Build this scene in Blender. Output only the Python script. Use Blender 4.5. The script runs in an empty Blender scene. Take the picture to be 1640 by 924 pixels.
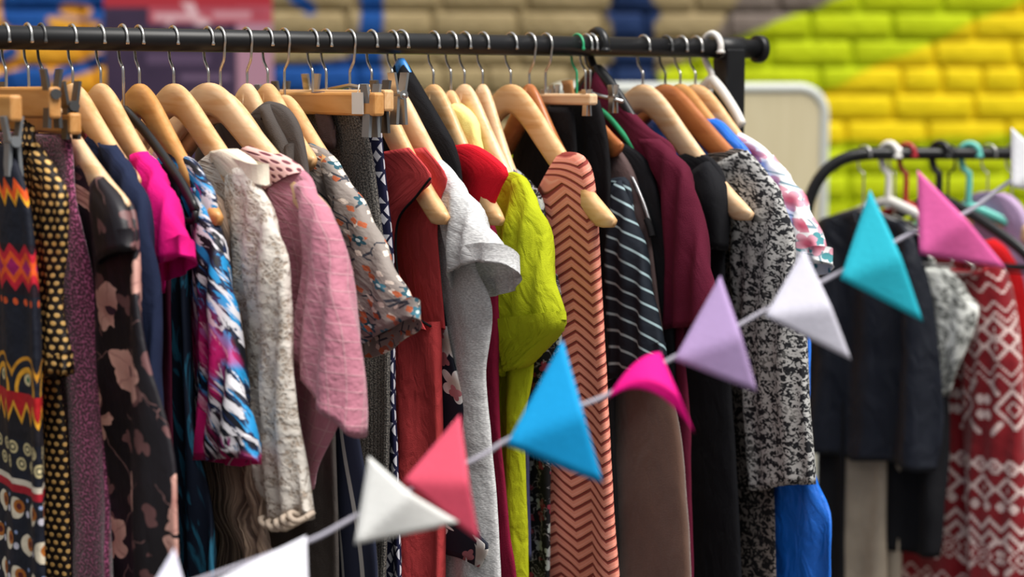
import bpy, bmesh, math, random
from mathutils import Vector, Matrix, noise as mnoise

S = bpy.context.scene
COL = S.collection
R = math.radians

# ------------------------------------------------------------------ camera
W, H, F = 1640, 924, 3000.0
CAM = Vector((0, 0, 1.445))
PITCH = math.atan(320 / F)
cd = bpy.data.cameras.new('camera')
cam = bpy.data.objects.new('camera', cd)
COL.objects.link(cam)
cam.location = CAM
cam.rotation_euler = (math.pi / 2 - PITCH, 0, 0)
cd.sensor_width = 36
cd.lens = 36 * F / W
cd.clip_start = 0.05
cd.dof.use_dof = True
cd.dof.focus_distance = 2.12
cd.dof.aperture_fstop = 2.9
S.camera = cam

# ------------------------------------------------------------------ light: bright overcast day, soft sun from front right
wd = bpy.data.worlds.new('overcast_sky')
S.world = wd
wd.use_nodes = True
bg = wd.node_tree.nodes['Background']
# overcast sky: three times as bright overhead as at the horizon
_wt = wd.node_tree
_tc = _wt.nodes.new('ShaderNodeTexCoord')
_sx = _wt.nodes.new('ShaderNodeSeparateXYZ')
_wt.links.new(_tc.outputs['Generated'], _sx.inputs[0])
_mr = _wt.nodes.new('ShaderNodeMapRange')
_mr.inputs['To Min'].default_value = 0.2
_mr.inputs['To Max'].default_value = 1.0
_wt.links.new(_sx.outputs[2], _mr.inputs[0])
_ml = _wt.nodes.new('ShaderNodeMix'); _ml.data_type = 'RGBA'; _ml.blend_type = 'MULTIPLY'
_ml.inputs[0].default_value = 1.0
_ml.inputs[6].default_value = (0.93, 0.96, 1.0, 1)
_wt.links.new(_mr.outputs[0], _ml.inputs[7])
_wt.links.new(_ml.outputs[2], bg.inputs['Color'])
bg.inputs['Strength'].default_value = 0.8
sl = bpy.data.lights.new('sun', 'SUN')
sl.energy = 4.3
sl.angle = R(35)
sl.color = (1.0, 0.96, 0.90)
sun = bpy.data.objects.new('sun', sl)
COL.objects.link(sun)
sun.rotation_euler = Vector((-0.42, 0.42, -1.15)).to_track_quat('-Z', 'Y').to_euler()
S.view_settings.view_transform = 'Standard'
S.view_settings.look = 'None'
S.view_settings.gamma = 1
S.view_settings.exposure = 0.3
S.view_settings.use_curve_mapping = False

# ------------------------------------------------------------------ pixel rays (to find where things stand)
FW = Vector((0, math.cos(PITCH), -math.sin(PITCH)))
UP = Vector((0, math.sin(PITCH), math.cos(PITCH)))
RT = Vector((1, 0, 0))

def ray(px, py):
    return RT * (px - W / 2) + FW * F - UP * (py - H / 2)

def at_depth(px, py, Y):
    r = ray(px, py)
    return CAM + r * (Y / r.y)

def project(p):
    d = p - CAM
    return (W / 2 + F * d.dot(RT) / d.dot(FW), H / 2 - F * d.dot(UP) / d.dot(FW))

class Rail:
    """A straight level rail; point(px) is the place on it seen above image column px."""
    def __init__(self, a, b, ang):
        self.a = a; self.d = (b - a).normalized(); self.ang = ang
    def point(self, px):
        lo, hi = -3.0, 4.0
        for _ in range(50):
            m = (lo + hi) / 2
            q = self.a + self.d * m
            x = project(q)[0]
            if x < px: lo = m
            else: hi = m
        return self.a + self.d * lo

_p0 = at_depth(0, 60, 2.0)
_p1 = at_depth(1190, 78, 2.56)
_p1.z = _p0.z
RAIL1 = Rail(_p0, _p1, math.atan2((_p1 - _p0).y, (_p1 - _p0).x))
RZ = _p0.z
_q0 = at_depth(1400, 247, 3.0)
_q1 = at_depth(1640, 247, 3.02)
_q1.z = _q0.z
RAIL2 = Rail(_q0, _q1, R(44))

class Plane:
    """Vertical plane of a hanger: u runs towards the viewer along the hanger, z is up."""
    def __init__(self, rail, px, swing=0.0):
        self.o = rail.point(px)
        a = rail.ang + R(swing)
        self.a = a
        self.h = Vector((math.sin(a), -math.cos(a), 0))
        self.y = Vector((math.cos(a), math.sin(a), 0))
        self.rz = self.o.z
    def uz(self, px, py):
        r = ray(px, py)
        t = (self.o - CAM).dot(self.y) / r.dot(self.y)
        q = CAM + r * t
        return ((q - self.o).dot(self.h), q.z)

# ------------------------------------------------------------------ object helpers
def setp(o, label=None, cat=None, group=None, kind=None):
    if label: o['label'] = label
    if cat: o['category'] = cat
    if group: o['group'] = group
    if kind: o['kind'] = kind
    return o

def root(name, label, cat, loc, rz=0, group=None):
    o = bpy.data.objects.new(name, None)
    o.empty_display_size = 0.05
    COL.objects.link(o)
    o.location = loc
    o.rotation_euler = (0, 0, rz)
    return setp(o, label, cat, group)

def mesh_obj(name, verts, faces, mat, parent=None, uvs=None, smooth=True):
    me = bpy.data.meshes.new(name)
    me.from_pydata([tuple(v) for v in verts], [], faces)
    if uvs is not None:
        l = me.uv_layers.new(name='UVMap')
        for p in me.polygons:
            for li in p.loop_indices:
                l.data[li].uv = uvs[me.loops[li].vertex_index]
    if smooth:
        me.polygons.foreach_set('use_smooth', [True] * len(me.polygons))
    if mat is not None: me.materials.append(mat)
    me.update()
    o = bpy.data.objects.new(name, me)
    COL.objects.link(o)
    if parent is not None: o.parent = parent
    return o

def tube(name, pts, rad, mat, parent=None, sides=8, cap=True, flat=1.0):
    """Swept tube along a polyline; rad is a number or a list."""
    pts = [Vector(p) for p in pts]
    n = len(pts)
    rs = rad if isinstance(rad, (list, tuple)) else [rad] * n
    vs, fs = [], []
    t0 = (pts[1] - pts[0]).normalized()
    ref = Vector((0, 0, 1)) if abs(t0.z) < 0.9 else Vector((1, 0, 0))
    nrm = t0.cross(ref).normalized()
    for i in range(n):
        t = (pts[min(i + 1, n - 1)] - pts[max(i - 1, 0)]).normalized()
        nrm = (nrm - t * nrm.dot(t)).normalized()
        b = t.cross(nrm)
        for k in range(sides):
            a = 2 * math.pi * k / sides
            vs.append(pts[i] + (nrm * math.cos(a) + b * math.sin(a) * flat) * rs[i])
    for i in range(n - 1):
        for k in range(sides):
            k2 = (k + 1) % sides
            fs.append((i * sides + k, i * sides + k2, (i + 1) * sides + k2, (i + 1) * sides + k))
    if cap:
        fs.append(tuple(reversed(range(sides))))
        fs.append(tuple((n - 1) * sides + k for k in range(sides)))
    return mesh_obj(name, vs, fs, mat, parent)

def box(name, c, s, mat, parent=None, bev=0.0, rot=None, seg=2):
    bm = bmesh.new()
    bmesh.ops.create_cube(bm, size=1.0)
    bmesh.ops.scale(bm, vec=s, verts=bm.verts)
    if bev: bmesh.ops.bevel(bm, geom=list(bm.edges), offset=bev, segments=seg, profile=0.5, affect='EDGES')
    if rot is not None: bmesh.ops.rotate(bm, cent=(0, 0, 0), matrix=rot, verts=bm.verts)
    bmesh.ops.translate(bm, vec=c, verts=bm.verts)
    me = bpy.data.meshes.new(name)
    bm.to_mesh(me); bm.free()
    me.materials.append(mat)
    o = bpy.data.objects.new(name, me)
    COL.objects.link(o)
    if parent is not None: o.parent = parent
    return o

def crom(P, n):
    """Catmull-Rom resample of a list of equal-length tuples to n entries, spaced by the length of their first 4 fields."""
    m = len(P)
    if m == 1: return [P[0]] * n
    def ev(i, t):
        a = P[max(i - 1, 0)]; b = P[i]; c = P[min(i + 1, m - 1)]; d = P[min(i + 2, m - 1)]
        return tuple(0.5 * (2 * b[k] + (c[k] - a[k]) * t + (2 * a[k] - 5 * b[k] + 4 * c[k] - d[k]) * t * t
                     + (3 * b[k] - a[k] - 3 * c[k] + d[k]) * t ** 3) for k in range(len(b)))
    dense = [ev(i, j / 12) for i in range(m - 1) for j in range(12)] + [P[-1]]
    L = [0]
    for i in range(1, len(dense)):
        q = dense[i]; w = dense[i - 1]
        L.append(L[-1] + math.sqrt(sum((q[k] - w[k]) ** 2 for k in range(min(4, len(q))))) + 1e-9)
    out = []
    j = 0
    for i in range(n):
        s = L[-1] * i / (n - 1)
        while j < len(L) - 2 and L[j + 1] < s: j += 1
        t = (s - L[j]) / (L[j + 1] - L[j])
        out.append(tuple(dense[j][k] + (dense[j + 1][k] - dense[j][k]) * t for k in range(len(dense[j]))))
    return out

# ------------------------------------------------------------------ node expressions
def lin(h):
    h = h.lstrip('#')
    c = [int(h[i:i + 2], 16) / 255 for i in (0, 2, 4)]
    return tuple(x / 12.92 if x <= 0.04045 else ((x + 0.055) / 1.055) ** 2.4 for x in c)

T = None
class E:
    def __init__(s, k): s.k = k
    def __add__(a, b): return mth('ADD', a, b)
    __radd__ = __add__
    def __sub__(a, b): return mth('SUBTRACT', a, b)
    def __rsub__(a, b): return mth('SUBTRACT', b, a)
    def __mul__(a, b): return mth('MULTIPLY', a, b)
    __rmul__ = __mul__
    def __truediv__(a, b): return mth('DIVIDE', a, b)
    def __lt__(a, b): return mth('LESS_THAN', a, b)
    def __gt__(a, b): return mth('GREATER_THAN', a, b)
def _in(sock, v):
    if isinstance(v, E): T.links.new(v.k, sock)
    elif isinstance(v, bpy.types.NodeSocket): T.links.new(v, sock)
    elif isinstance(v, (tuple, list)):
        sock.default_value = tuple(v) + (1,) if len(v) == 3 and len(sock.default_value) == 4 else tuple(v)
    else: sock.default_value = v
def mth(op, a, b=None, c=None):
    n = T.nodes.new('ShaderNodeMath'); n.operation = op
    _in(n.inputs[0], a)
    if b is not None: _in(n.inputs[1], b)
    if c is not None: _in(n.inputs[2], c)
    return E(n.outputs[0])
def fr(a): return mth('FRACT', a)
def fl(a): return mth('FLOOR', a)
def sn(a): return mth('SINE', a)
def cs(a): return mth('COSINE', a)
def ab(a): return mth('ABSOLUTE', a)
def mn(a, b): return mth('MINIMUM', a, b)
def mx(a, b): return mth('MAXIMUM', a, b)
def md(a, b): return mth('FLOORED_MODULO', a, b)
def pp(a, b): return mth('PINGPONG', a, b)
def hyp(x, y): return mth('SQRT', x * x + y * y)
def inv(a): return 1.0 - a
def sstep(x, a, b):
    n = T.nodes.new('ShaderNodeMapRange'); n.interpolation_type = 'SMOOTHSTEP'
    _in(n.inputs[0], x); _in(n.inputs[1], a); _in(n.inputs[2], b)
    return E(n.outputs[0])
def btw(x, a, b): return (x > a) * (x < b)
def mix(f, a, b):
    n = T.nodes.new('ShaderNodeMix'); n.data_type = 'RGBA'
    _in(n.inputs[0], f); _in(n.inputs[6], a); _in(n.inputs[7], b)
    return n.outputs[2]
def vec(x, y, z=0.0):
    n = T.nodes.new('ShaderNodeCombineXYZ')
    _in(n.inputs[0], x); _in(n.inputs[1], y); _in(n.inputs[2], z)
    return n.outputs[0]
def noi(v, scale, detail=2.0, dist=0.0, rough=0.5):
    n = T.nodes.new('ShaderNodeTexNoise')
    T.links.new(v, n.inputs['Vector'])
    n.inputs['Scale'].default_value = scale; n.inputs['Detail'].default_value = detail
    n.inputs['Distortion'].default_value = dist; n.inputs['Roughness'].default_value = rough
    return E(n.outputs[0])
def vor(v, scale, feature='F1', rnd=1.0):
    n = T.nodes.new('ShaderNodeTexVoronoi'); n.feature = feature
    T.links.new(v, n.inputs['Vector'])
    n.inputs['Scale'].default_value = scale; n.inputs['Randomness'].default_value = rnd
    return n
def sep(v):
    n = T.nodes.new('ShaderNodeSeparateXYZ'); T.links.new(v, n.inputs[0])
    return E(n.outputs[0]), E(n.outputs[1]), E(n.outputs[2])
def hsh(x, y, s=0.0):
    n = T.nodes.new('ShaderNodeTexWhiteNoise'); n.noise_dimensions = '3D'
    T.links.new(vec(x, y, s), n.inputs['Vector'])
    return E(n.outputs['Value'])
def flower(u, v, scale, rad, petals=5, seed=0.0, keep=1.0, depth=0.35):
    """Scattered flowers: mask, radius 0..1 inside, random value per flower. scale in cells per metre."""
    vo = vor(vec(u + seed, v + seed * 1.7, seed), scale, rnd=0.75)
    cellr = E(sep(vo.outputs['Color'])[0].k)
    px, py, pz = sep(vo.outputs['Position'])
    lx = (u + seed) - px; ly = (v + seed * 1.7) - py
    r = hyp(lx, ly)
    a = mth('ARCTAN2', ly, lx) + cellr * 6.28
    edge = rad * ((1 - depth) + depth * ab(cs(a * (petals / 2))))
    m = (r < edge) * (cellr < keep)
    return m, r / rad, cellr, a

MATS = {}
def material(name, fn, rough=0.85, spec=0.3, bump=None, sheen=0.0, metal=0.0, coat=0.0, alpha=None, transl=0.0, space='UV'):
    global T
    m = bpy.data.materials.new(name)
    m.use_nodes = True
    T = m.node_tree
    b = T.nodes['Principled BSDF']
    if space == 'UV':
        n = T.nodes.new('ShaderNodeUVMap')
        u, v, w = sep(n.outputs[0])
    elif space == 'OBJ':
        n = T.nodes.new('ShaderNodeTexCoord')
        u, v, w = sep(n.outputs['Object'])
    else:
        n = T.nodes.new('ShaderNodeNewGeometry')
        u, v, w = sep(n.outputs['Position'])
    col = fn(u, v, w) if callable(fn) else fn
    if isinstance(col, tuple) and len(col) == 2 and isinstance(col[1], dict):
        ex = col[1]; col = col[0]
    else: ex = {}
    if isinstance(col, str): col = lin(col)
    _in(b.inputs['Base Color'], col)
    b.inputs['Roughness'].default_value = rough
    b.inputs['Specular IOR Level'].default_value = spec
    b.inputs['Metallic'].default_value = metal
    b.inputs['Coat Weight'].default_value = coat
    b.inputs['Sheen Weight'].default_value = sheen
    if bump or 'height' in ex:
        bn = T.nodes.new('ShaderNodeBump')
        if 'height' in ex:
            h = ex['height']; d = ex.get('dist', 0.001)
        else:
            sc, d = bump
            h = noi(vec(u, v, w), sc, 3.0)
        _in(bn.inputs['Height'], h)
        bn.inputs['Distance'].default_value = d
        bn.inputs['Strength'].default_value = 1.0
        T.links.new(bn.outputs[0], b.inputs['Normal'])
    if 'alpha' in ex: _in(b.inputs['Alpha'], ex['alpha'])
    if transl:
        out = [n for n in T.nodes if n.type == 'OUTPUT_MATERIAL'][0]
        tr = T.nodes.new('ShaderNodeBsdfTranslucent')
        _in(tr.inputs[0], col)
        ms = T.nodes.new('ShaderNodeMixShader'); ms.inputs[0].default_value = transl
        T.links.new(b.outputs[0], ms.inputs[1]); T.links.new(tr.outputs[0], ms.inputs[2])
        T.links.new(ms.outputs[0], out.inputs[0])
    MATS[name] = m
    return m

def plain(name, hexc, rough=0.85, var=0.12, bump=(60, 0.0025), spec=0.2, sheen=0.0, weave=0.0006, **k):
    c = lin(hexc)
    def f(u, v, w):
        n = noi(vec(u, v), 35, 3)
        col = mix(n, tuple(x * (1 - var) for x in c), tuple(min(1, x * (1 + var)) for x in c))
        big = noi(vec(u * 1.0, v * 0.45, 3.0), bump[0], 2, 0.6) if bump else 0.0
        fine = noi(vec(u, v, 7.0), 900, 1)
        h = big * bump[1] + fine * weave if bump else fine * weave
        return col, {'height': h, 'dist': 1.0}
    return material(name, f, rough, spec, sheen=sheen, **k)

# ---- basic materials
M_BLACKTUBE = material('black_enamel_tube', lambda u, v, w: (mix(noi(vec(u, v, w), 40, 3), (0.005, 0.005, 0.006), (0.011, 0.011, 0.012))), 0.4, 0.35, space='OBJ')
M_STEEL = material('hook_steel', (0.62, 0.60, 0.57), 0.28, metal=1.0, space='OBJ')
M_DARKSTEEL = material('dark_clip_steel', (0.12, 0.12, 0.12), 0.4, metal=0.7, space='OBJ')
M_CLIPGREY = material('grey_clip_plastic', (0.18, 0.19, 0.20), 0.45, space='OBJ')
def wood(name, c1, c2, c3):
    def f(u, v, w):
        g = noi(vec(u * 0.25, v * 4.0, w * 3.0), 26, 4, 1.2)
        r = noi(vec(u * 0.08, v, w * 0.9), 90, 3, 0.4)
        c = mix(sstep(g, 0.35, 0.7), lin(c1), lin(c2))
        return mix(sstep(r, 0.5, 0.85) * 0.6, c, lin(c3)), {'height': r, 'dist': 0.0003}
    return material(name, f, 0.42, 0.4, space='OBJ', coat=0.15)
M_WOOD = wood('pale_maple_wood', 'E6BC8B', 'D9A56D', 'B9834C')
M_WOOD2 = wood('cream_maple_wood', 'EBC9A2', 'E0B486', 'C4935E')
M_WOODR = wood('reddish_wood', 'B5703F', 'A55F33', '7E4423')
M_WOODO = wood('honey_wood', 'D39A5C', 'C58848', '99602C')
def plastic(name, h, rough=0.35): return material(name, lin(h), rough, 0.5, space='OBJ')
M_PBLACK = plastic('black_plastic', '151517')
M_PWHITE = plastic('white_plastic', 'E9E6E0')
M_PGREEN = plastic('green_plastic', '2FA36F')
M_PTEAL = plastic('teal_plastic', '67C3B6')
M_PBLUE = plastic('blue_plastic', '3F8FE0')
M_PRED = plastic('red_plastic', 'A8202A')

# ================================================================== the place: ground and painted brick wall
WY = R(6)                                   # the wall turns slightly away to the right
WD = Vector((math.cos(WY), math.sin(WY), 0))
WN = Vector((math.sin(WY), -math.cos(WY), 0))     # towards the viewer
WO = at_depth(820, 142, 5.2)
def wall_uv(px, py):
    r = ray(px, py)
    t = (WO - CAM).dot(WN) / r.dot(WN)
    q = CAM + r * t
    return ((q - WO).dot(WD), q.z)

def mural(x, y, z):
    s = (x - WO.x) * math.cos(WY) + (y - WO.y) * math.sin(WY)
    wob = noi(vec(s, z), 5, 2)
    s = s + (wob - 0.5) * 0.05
    zz = z + (noi(vec(s, z, 4.0), 6, 2) - 0.5) * 0.04
    def half(a, b):           # 1 on the right-hand side when walking from a to b (image pixels)
        (x0, z0), (x1, z1) = wall_uv(*a), wall_uv(*b)
        nx, nz = (z1 - z0), -(x1 - x0)
        L = math.hypot(nx, nz)
        d = (s - x0) * (nx / L) + (zz - z0) * (nz / L)
        return sstep(d, -0.006, 0.006)
    def stroke(a, b, rpx):
        (x0, z0), (x1, z1) = wall_uv(*a), wall_uv(*b)
        dx, dz = x1 - x0, z1 - z0
        LL = dx * dx + dz * dz
        t = mx(mn(((s - x0) * dx + (zz - z0) * dz) / LL, 1.0), 0.0)
        d = hyp(s - x0 - t * dx, zz - z0 - t * dz)
        r = rpx * 5.2 / F
        return inv(sstep(d, r - 0.006, r + 0.006))
    grime = noi(vec(s, z, 1.0), 9, 4)
    tan = mix(grime, lin('8A7853'), lin('AC9A74'))
    lime = mix(grime, lin('AFC000'), lin('C6D402'))
    yel = mix(grime, lin('E3C400'), lin('F0D608'))
    blue = mix(grime, lin('0B3F86'), lin('15539C'))
    navy = mix(grime, lin('12264C'), lin('1B3564'))
    ora = mix(grime, lin('D8911F'), lin('E6A92E'))
    c = tan
    grey = mix(grime, lin('6F635C'), lin('85786F'))
    c = mix(half((900, 60), (1500, -60)) * 0.0 + half((1130, 80), (1200, -40)), c, grey)
    c = mix(half((905, 180), (1345, -6)), c, lime)
    c = mix(half((1270, 165), (1640, 0)), c, yel)
    c = mix(half((1200, 232), (1640, 214)), c, lime)
    # left of the sign: orange ground with blue lettering strokes
    c = mix(half((168, 300), (168, 0)) * 0.0 + inv(half((166, 300), (166, 0))), c, ora)
    for a, b, r in (((30, 8), (150, 2), 30), ((25, 28), (70, 30), 20), ((150, 0), (162, 60), 16),
                    ((0, 92), (22, 80), 10), ((-10, 145), (60, 128), 22), ((95, 125), (165, 90), 10), ((-40, 60), (0, 90), 8)):
        c = mix(stroke(a, b, r), c, blue)
    for a, b, r in (((105, 16), (132, 16), 8), ((85, 35), (150, 36), 5)):
        c = mix(stroke(a, b, r), c, ora)
    for a, b, r in (((472, -6), (492, 14), 11), ((594, -20), (594, 95), 19), ((455, 128), (590, 118), 26), ((590, 60), (560, 130), 14)):
        c = mix(stroke(a, b, r), c, blue)
    for a, b, r in (((1012, 10), (1012, 120), 36), ((985, 20), (1045, 20), 16), ((990, 125), (1030, 140), 30)):
        c = mix(stroke(a, b, r), c, navy)
    h = noi(vec(x, z, y), 45, 4)
    return c, {'height': h, 'dist': 0.006}
M_WALL = material('painted_brick', mural, 0.75, 0.25, space='POS')

wall = box('wall_back', (0, 0, 0), (9.0, 0.2, 4.2), M_WALL)
wall.location = WO - WN * 0.108 + Vector((0, 0, 2.1 - WO.z))
wall.rotation_euler = (0, 0, WY)
setp(wall, 'painted brick wall with lime, yellow, tan and blue mural paint', None, None, 'structure')

def brick_mesh(L):
    bm = bmesh.new()
    bmesh.ops.create_cube(bm, size=1.0)
    bmesh.ops.scale(bm, vec=(L, 0.05, 0.0655), verts=bm.verts)
    bmesh.ops.bevel(bm, geom=list(bm.edges), offset=0.009, segments=2, profile=0.5, affect='EDGES')
    me = bpy.data.meshes.new('brick')
    bm.to_mesh(me); bm.free()
    me.polygons.foreach_set('use_smooth', [True] * len(me.polygons))
    me.materials.append(M_WALL)
    return me
B_ST, B_HD = brick_mesh(0.224), brick_mesh(0.106)
COURSE = 0.0755
rnd = random.Random(4)
z_ref = wall_uv(1400, 63)[1]
stuff_v, stuff_f = [], []
def brick_rest(s, z, L):
    n = len(stuff_v)
    for dx in (-L / 2, L / 2):
        for dy in (0.004, -0.012):
            for dz in (-0.0325, 0.0325):
                k = 0.004 if dy < 0 else 0
                stuff_v.append((s + dx - math.copysign(k, dx), dy - 0.1, z + dz - math.copysign(k, dz)))
    for f in ((0, 1, 3, 2), (4, 6, 7, 5), (2, 3, 7, 6), (0, 2, 6, 4), (1, 5, 7, 3)):
        stuff_f.append(tuple(n + i for i in f))
sL, sR = wall_uv(-20, 142)[0], wall_uv(1660, 142)[0]
zT, zB = wall_uv(820, -40)[1], wall_uv(820, 345)[1]
row = -18
while True:
    zc = z_ref + COURSE * (0.5 - row)
    row += 1
    if zc < 0.05: break
    if zc > 3.4: continue
    s = -4.3 - rnd.random() * 0.05 + (0.12 if row % 2 else 0)
    header_row = (row % 5 == 3)
    while s < 4.3:
        hd = rnd.random() < (0.6 if header_row else 0.07)
        L = 0.106 if hd else 0.224
        c = s + L / 2
        if sL - 0.12 < c < sR + 0.12 and zB < zc < zT:
            o = bpy.data.objects.new('brick', B_HD if hd else B_ST)
            COL.objects.link(o)
            o.parent = wall
            o.location = (c + 0.0, -0.1 + 0.012 + rnd.uniform(-0.002, 0.002), zc - 2.1)
            o.rotation_euler = (rnd.uniform(-.012, .012), rnd.uniform(-.006, .006), rnd.uniform(-.008, .008))
        else:
            brick_rest(c, zc - 2.1, L)
        s += L + 0.0115
rest = mesh_obj('brick_field', stuff_v, stuff_f, M_WALL, wall, smooth=False)
rest['kind'] = 'stuff'

M_GROUND = material('grey_paving', lambda u, v, w: (mix(noi(vec(u, v), 6, 4), lin('46433F'), lin('605C57')), {'height': noi(vec(u, v), 60, 3), 'dist': 0.004}), 0.9, space='POS')
floor = box('floor', (0, 3.0, -0.05), (16, 14, 0.1), M_GROUND)
setp(floor, 'grey paved ground under the clothes racks', None, None, 'structure')

# ---- sign board hanging behind the first rack
def sign_col(u, v, w):
    # u across (-.5...), w up; soft faded print: red head, dark violet body, pale blocks, pink right border
    def rect(x0, x1, z0, z1):
        return sstep(u, x0 - .004, x0 + .004) * inv(sstep(u, x1 - .004, x1 + .004)) * sstep(w, z0 - .004, z0 + .004) * inv(sstep(w, z1 - .004, z1 + .004))
    n = noi(vec(u, w), 14, 3)
    c = mix(n, lin('2C2238'), lin('46344E'))
    c = mix(rect(0.115, 0.21, -0.5, 0.5), c, lin('B08496'))
    c = mix(rect(-0.21, 0.21, 0.114, 0.5), c, lin('AE2F3B'))
    c = mix(rect(-0.093, 0.21, 0.076, 0.114), c, mix(n, lin('C05A68'), lin('A2404E')))
    c = mix(rect(-0.08, 0.03, 0.082, 0.10), c, lin('D3A3AB'))
    c = mix(rect(0.06, 0.15, 0.086, 0.104), c, lin('C98E98'))
    c = mix(rect(-0.06, 0.1, 0.07, 0.125) * sstep(n, 0.5, 0.56), c, lin('DDB4BA'))
    c = mix(rect(-0.10, 0.05, -0.02, 0.005), c, lin('5A4762'))
    c = mix(rect(-0.02, 0.10, -0.06, -0.045), c, lin('6B5670'))
    return c
M_SIGN = material('printed_sign', sign_col, 0.6, space='OBJ')
sc_ = at_depth(302, 55, 4.5)
sg = root('market_sign', 'red and dark violet printed sign board in front of the brick wall', 'sign', (sc_.x, sc_.y, 0))
pn = box('panel', (0, 0, 0), (0.40, 0.012, 0.62), M_SIGN, sg, 0.002)
pn.location = (0, 0, sc_.z - 0.05)
for sx in (-0.17, 0.17):
    box('post', (sx, 0.022, (sc_.z + 0.2) / 2), (0.03, 0.03, sc_.z + 0.2), M_BLACKTUBE, sg, 0.003)
box('foot', (0, 0.02, 0.012), (0.5, 0.3, 0.022), M_BLACKTUBE, sg, 0.004)

# ---- upended table board with rounded corners
def tbl_col(u, v, w):
    g = noi(vec(u * 5, w * 0.35, 2.0), 14, 4, 0.6)
    return mix(g, lin('C9BC96'), lin('DED3B2'))
M_TBL = material('pale_laminate', tbl_col, 0.5, space='OBJ')
M_RIM = material('grey_white_rim', lin('C9CCC6'), 0.45, space='OBJ')
def round_rect(w, h, r, n=8):
    P = []
    for cx, cz, a0 in ((w - r, h - r, 0), (r, h - r, 90), (r, r, 180), (w - r, r, 270)):
        for i in range(n + 1):
            a = R(a0 + 90 * i / n)
            P.append((cx + r * math.cos(a), cz + r * math.sin(a)))
    return P
tr = at_depth(1326, 142, 4.1)
tb = root('folding_table', 'upended pale table board with rounded grey rim behind the racks', 'table', (tr.x - 0.62, tr.y, 0), R(4))
hT = tr.z
Pout = round_rect(0.62, hT, 0.055)
n_ = len(Pout)
vs = [(x, -0.008, z) for x, z in Pout] + [(x, 0.012, z) for x, z in Pout]
fs = [tuple(range(n_)), tuple(reversed(range(n_, 2 * n_)))] + [(i, i + n_, (i + 1) % n_ + n_, (i + 1) % n_) for i in range(n_)]
mesh_obj('board', vs, fs, M_TBL, tb, smooth=False)
tube('rim', [(x, 0, z) for x, z in Pout + Pout[:1]], 0.013, M_RIM, tb, 8, False)

# ================================================================== clothes racks
def cap_disc(name, c, d, r, t, mat, par):
    return tube(name, [c, c + d * 0.001, c + d * (t - 0.001), c + d * t], [r * 0.9, r, r, r * 0.9], mat, par, 24)
rk = root('clothes_rack', 'black steel clothes rack whose long rail crosses the picture', 'clothes rack', RAIL1.a.copy())
rk.location.z = 0
base = Vector((RAIL1.a.x, RAIL1.a.y, 0))
A = RAIL1.point(-420) - base
B = RAIL1.point(1210) - base
d1 = RAIL1.d
tube('rail', [A, A + (B - A) * .5, B], 0.0128, M_BLACKTUBE, rk, 28)
cap_disc('end_cap', B, d1, 0.0185, 0.011, M_BLACKTUBE, rk)
cap_disc('end_cap', A, -d1, 0.0185, 0.011, M_BLACKTUBE, rk)
perp = Vector((d1.y, -d1.x, 0))
rotm = Matrix.Rotation(RAIL1.ang, 3, 'Z')
for px in (1168, -380):
    q = RAIL1.point(px) - base
    tube('connector', [q - d1 * 0.022, q - d1 * .021, q + d1 * 0.021, q + d1 * 0.022], [.0135, .0152, .0152, .0135], M_BLACKTUBE, rk, 24)
    box('post', (q.x, q.y, (q.z + 0.06) / 2), (0.032, 0.032, q.z - 0.06), M_BLACKTUBE, rk, 0.003, rotm)
    box('foot', (q.x, q.y, 0.065), (0.04, 0.52, 0.03), M_BLACKTUBE, rk, 0.004, rotm)
    for sgn in (-1, 1):
        c = q + perp * 0.23 * sgn; c.z = 0
        tube('caster', [c + Vector((0, 0, 0.025)) - d1 * .011, c + Vector((0, 0, 0.025)) + d1 * .011], 0.025, M_BLACKTUBE, rk, 16)

# second rack, further off: bent tube that rises from a post and runs on to the right
rk2 = root('clothes_rack', 'smaller black tube rack with a bent corner by the yellow wall', 'clothes rack', (RAIL2.a.x, RAIL2.a.y, 0))
base2 = Vector((RAIL2.a.x, RAIL2.a.y, 0))
zr2 = RAIL2.a.z
pts = [(1292, 420), (1291, 370), (1293, 335), (1304, 300), (1324, 272), (1352, 254), (1385, 247), (1420, 246)]
P = [at_depth(px, py, 3.0) - base2 for px, py in pts]
low = Vector((P[0].x, P[0].y, 0.02))
P = crom([tuple(p) for p in P], 40)
P = [tuple(low), (low.x, low.y, 0.5)] + P
end2 = RAIL2.point(1980) - base2
P += [tuple(end2)]
tube('rail', P, 0.0098, M_BLACKTUBE, rk2, 16)
tube('post', [end2, (end2.x, end2.y, 0.02)], 0.0098, M_BLACKTUBE, rk2, 12)
for q in (low, end2):
    box('foot', (q[0], q[1], 0.015), (0.035, 0.45, 0.025), M_BLACKTUBE, rk2, 0.004)

# ================================================================== hangers
def frame_root(name, label, cat, pl, z, group=None):
    return root(name, label, cat, (pl.o.x, pl.o.y, z), pl.a - math.pi / 2, group)

def hook_path(top, rev=False, R0=0.0146, reach=-22, lean=0.0):
    """Question-mark wire over a rail at (0,0): from the hanger top upward; ends on the viewer's side."""
    P = [(0, 0, top - 0.012), (0, 0, top + 0.004), (0, 0, -0.034)]
    P += [(-0.004, 0, -0.0285), (-0.0105, 0, -0.0205)]
    a = 205
    while a > reach:
        P.append((R0 * math.cos(R(a)), 0, R0 * math.sin(R(a)) + 0.0005)); a -= 12
    P.append((R0 * math.cos(R(reach)) + 0.001, 0, R0 * math.sin(R(reach))))
    s = -1 if rev else 1
    return [(s * x, y + lean * max(0, z - top), z) for x, y, z in P]

def add_hook(rt, zoff, top, mat, rev=False, rad=0.0016, R0=0.0146, lean=0.0, reach=-22):
    P = [(x, y, z + zoff) for x, y, z in hook_path(top, rev, R0, reach, lean)]
    P = crom(P, 60)
    rs = [rad] * 58 + [rad * 1.5, rad * 1.2]
    return tube('hook', P, rs, mat, rt, 8)

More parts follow.
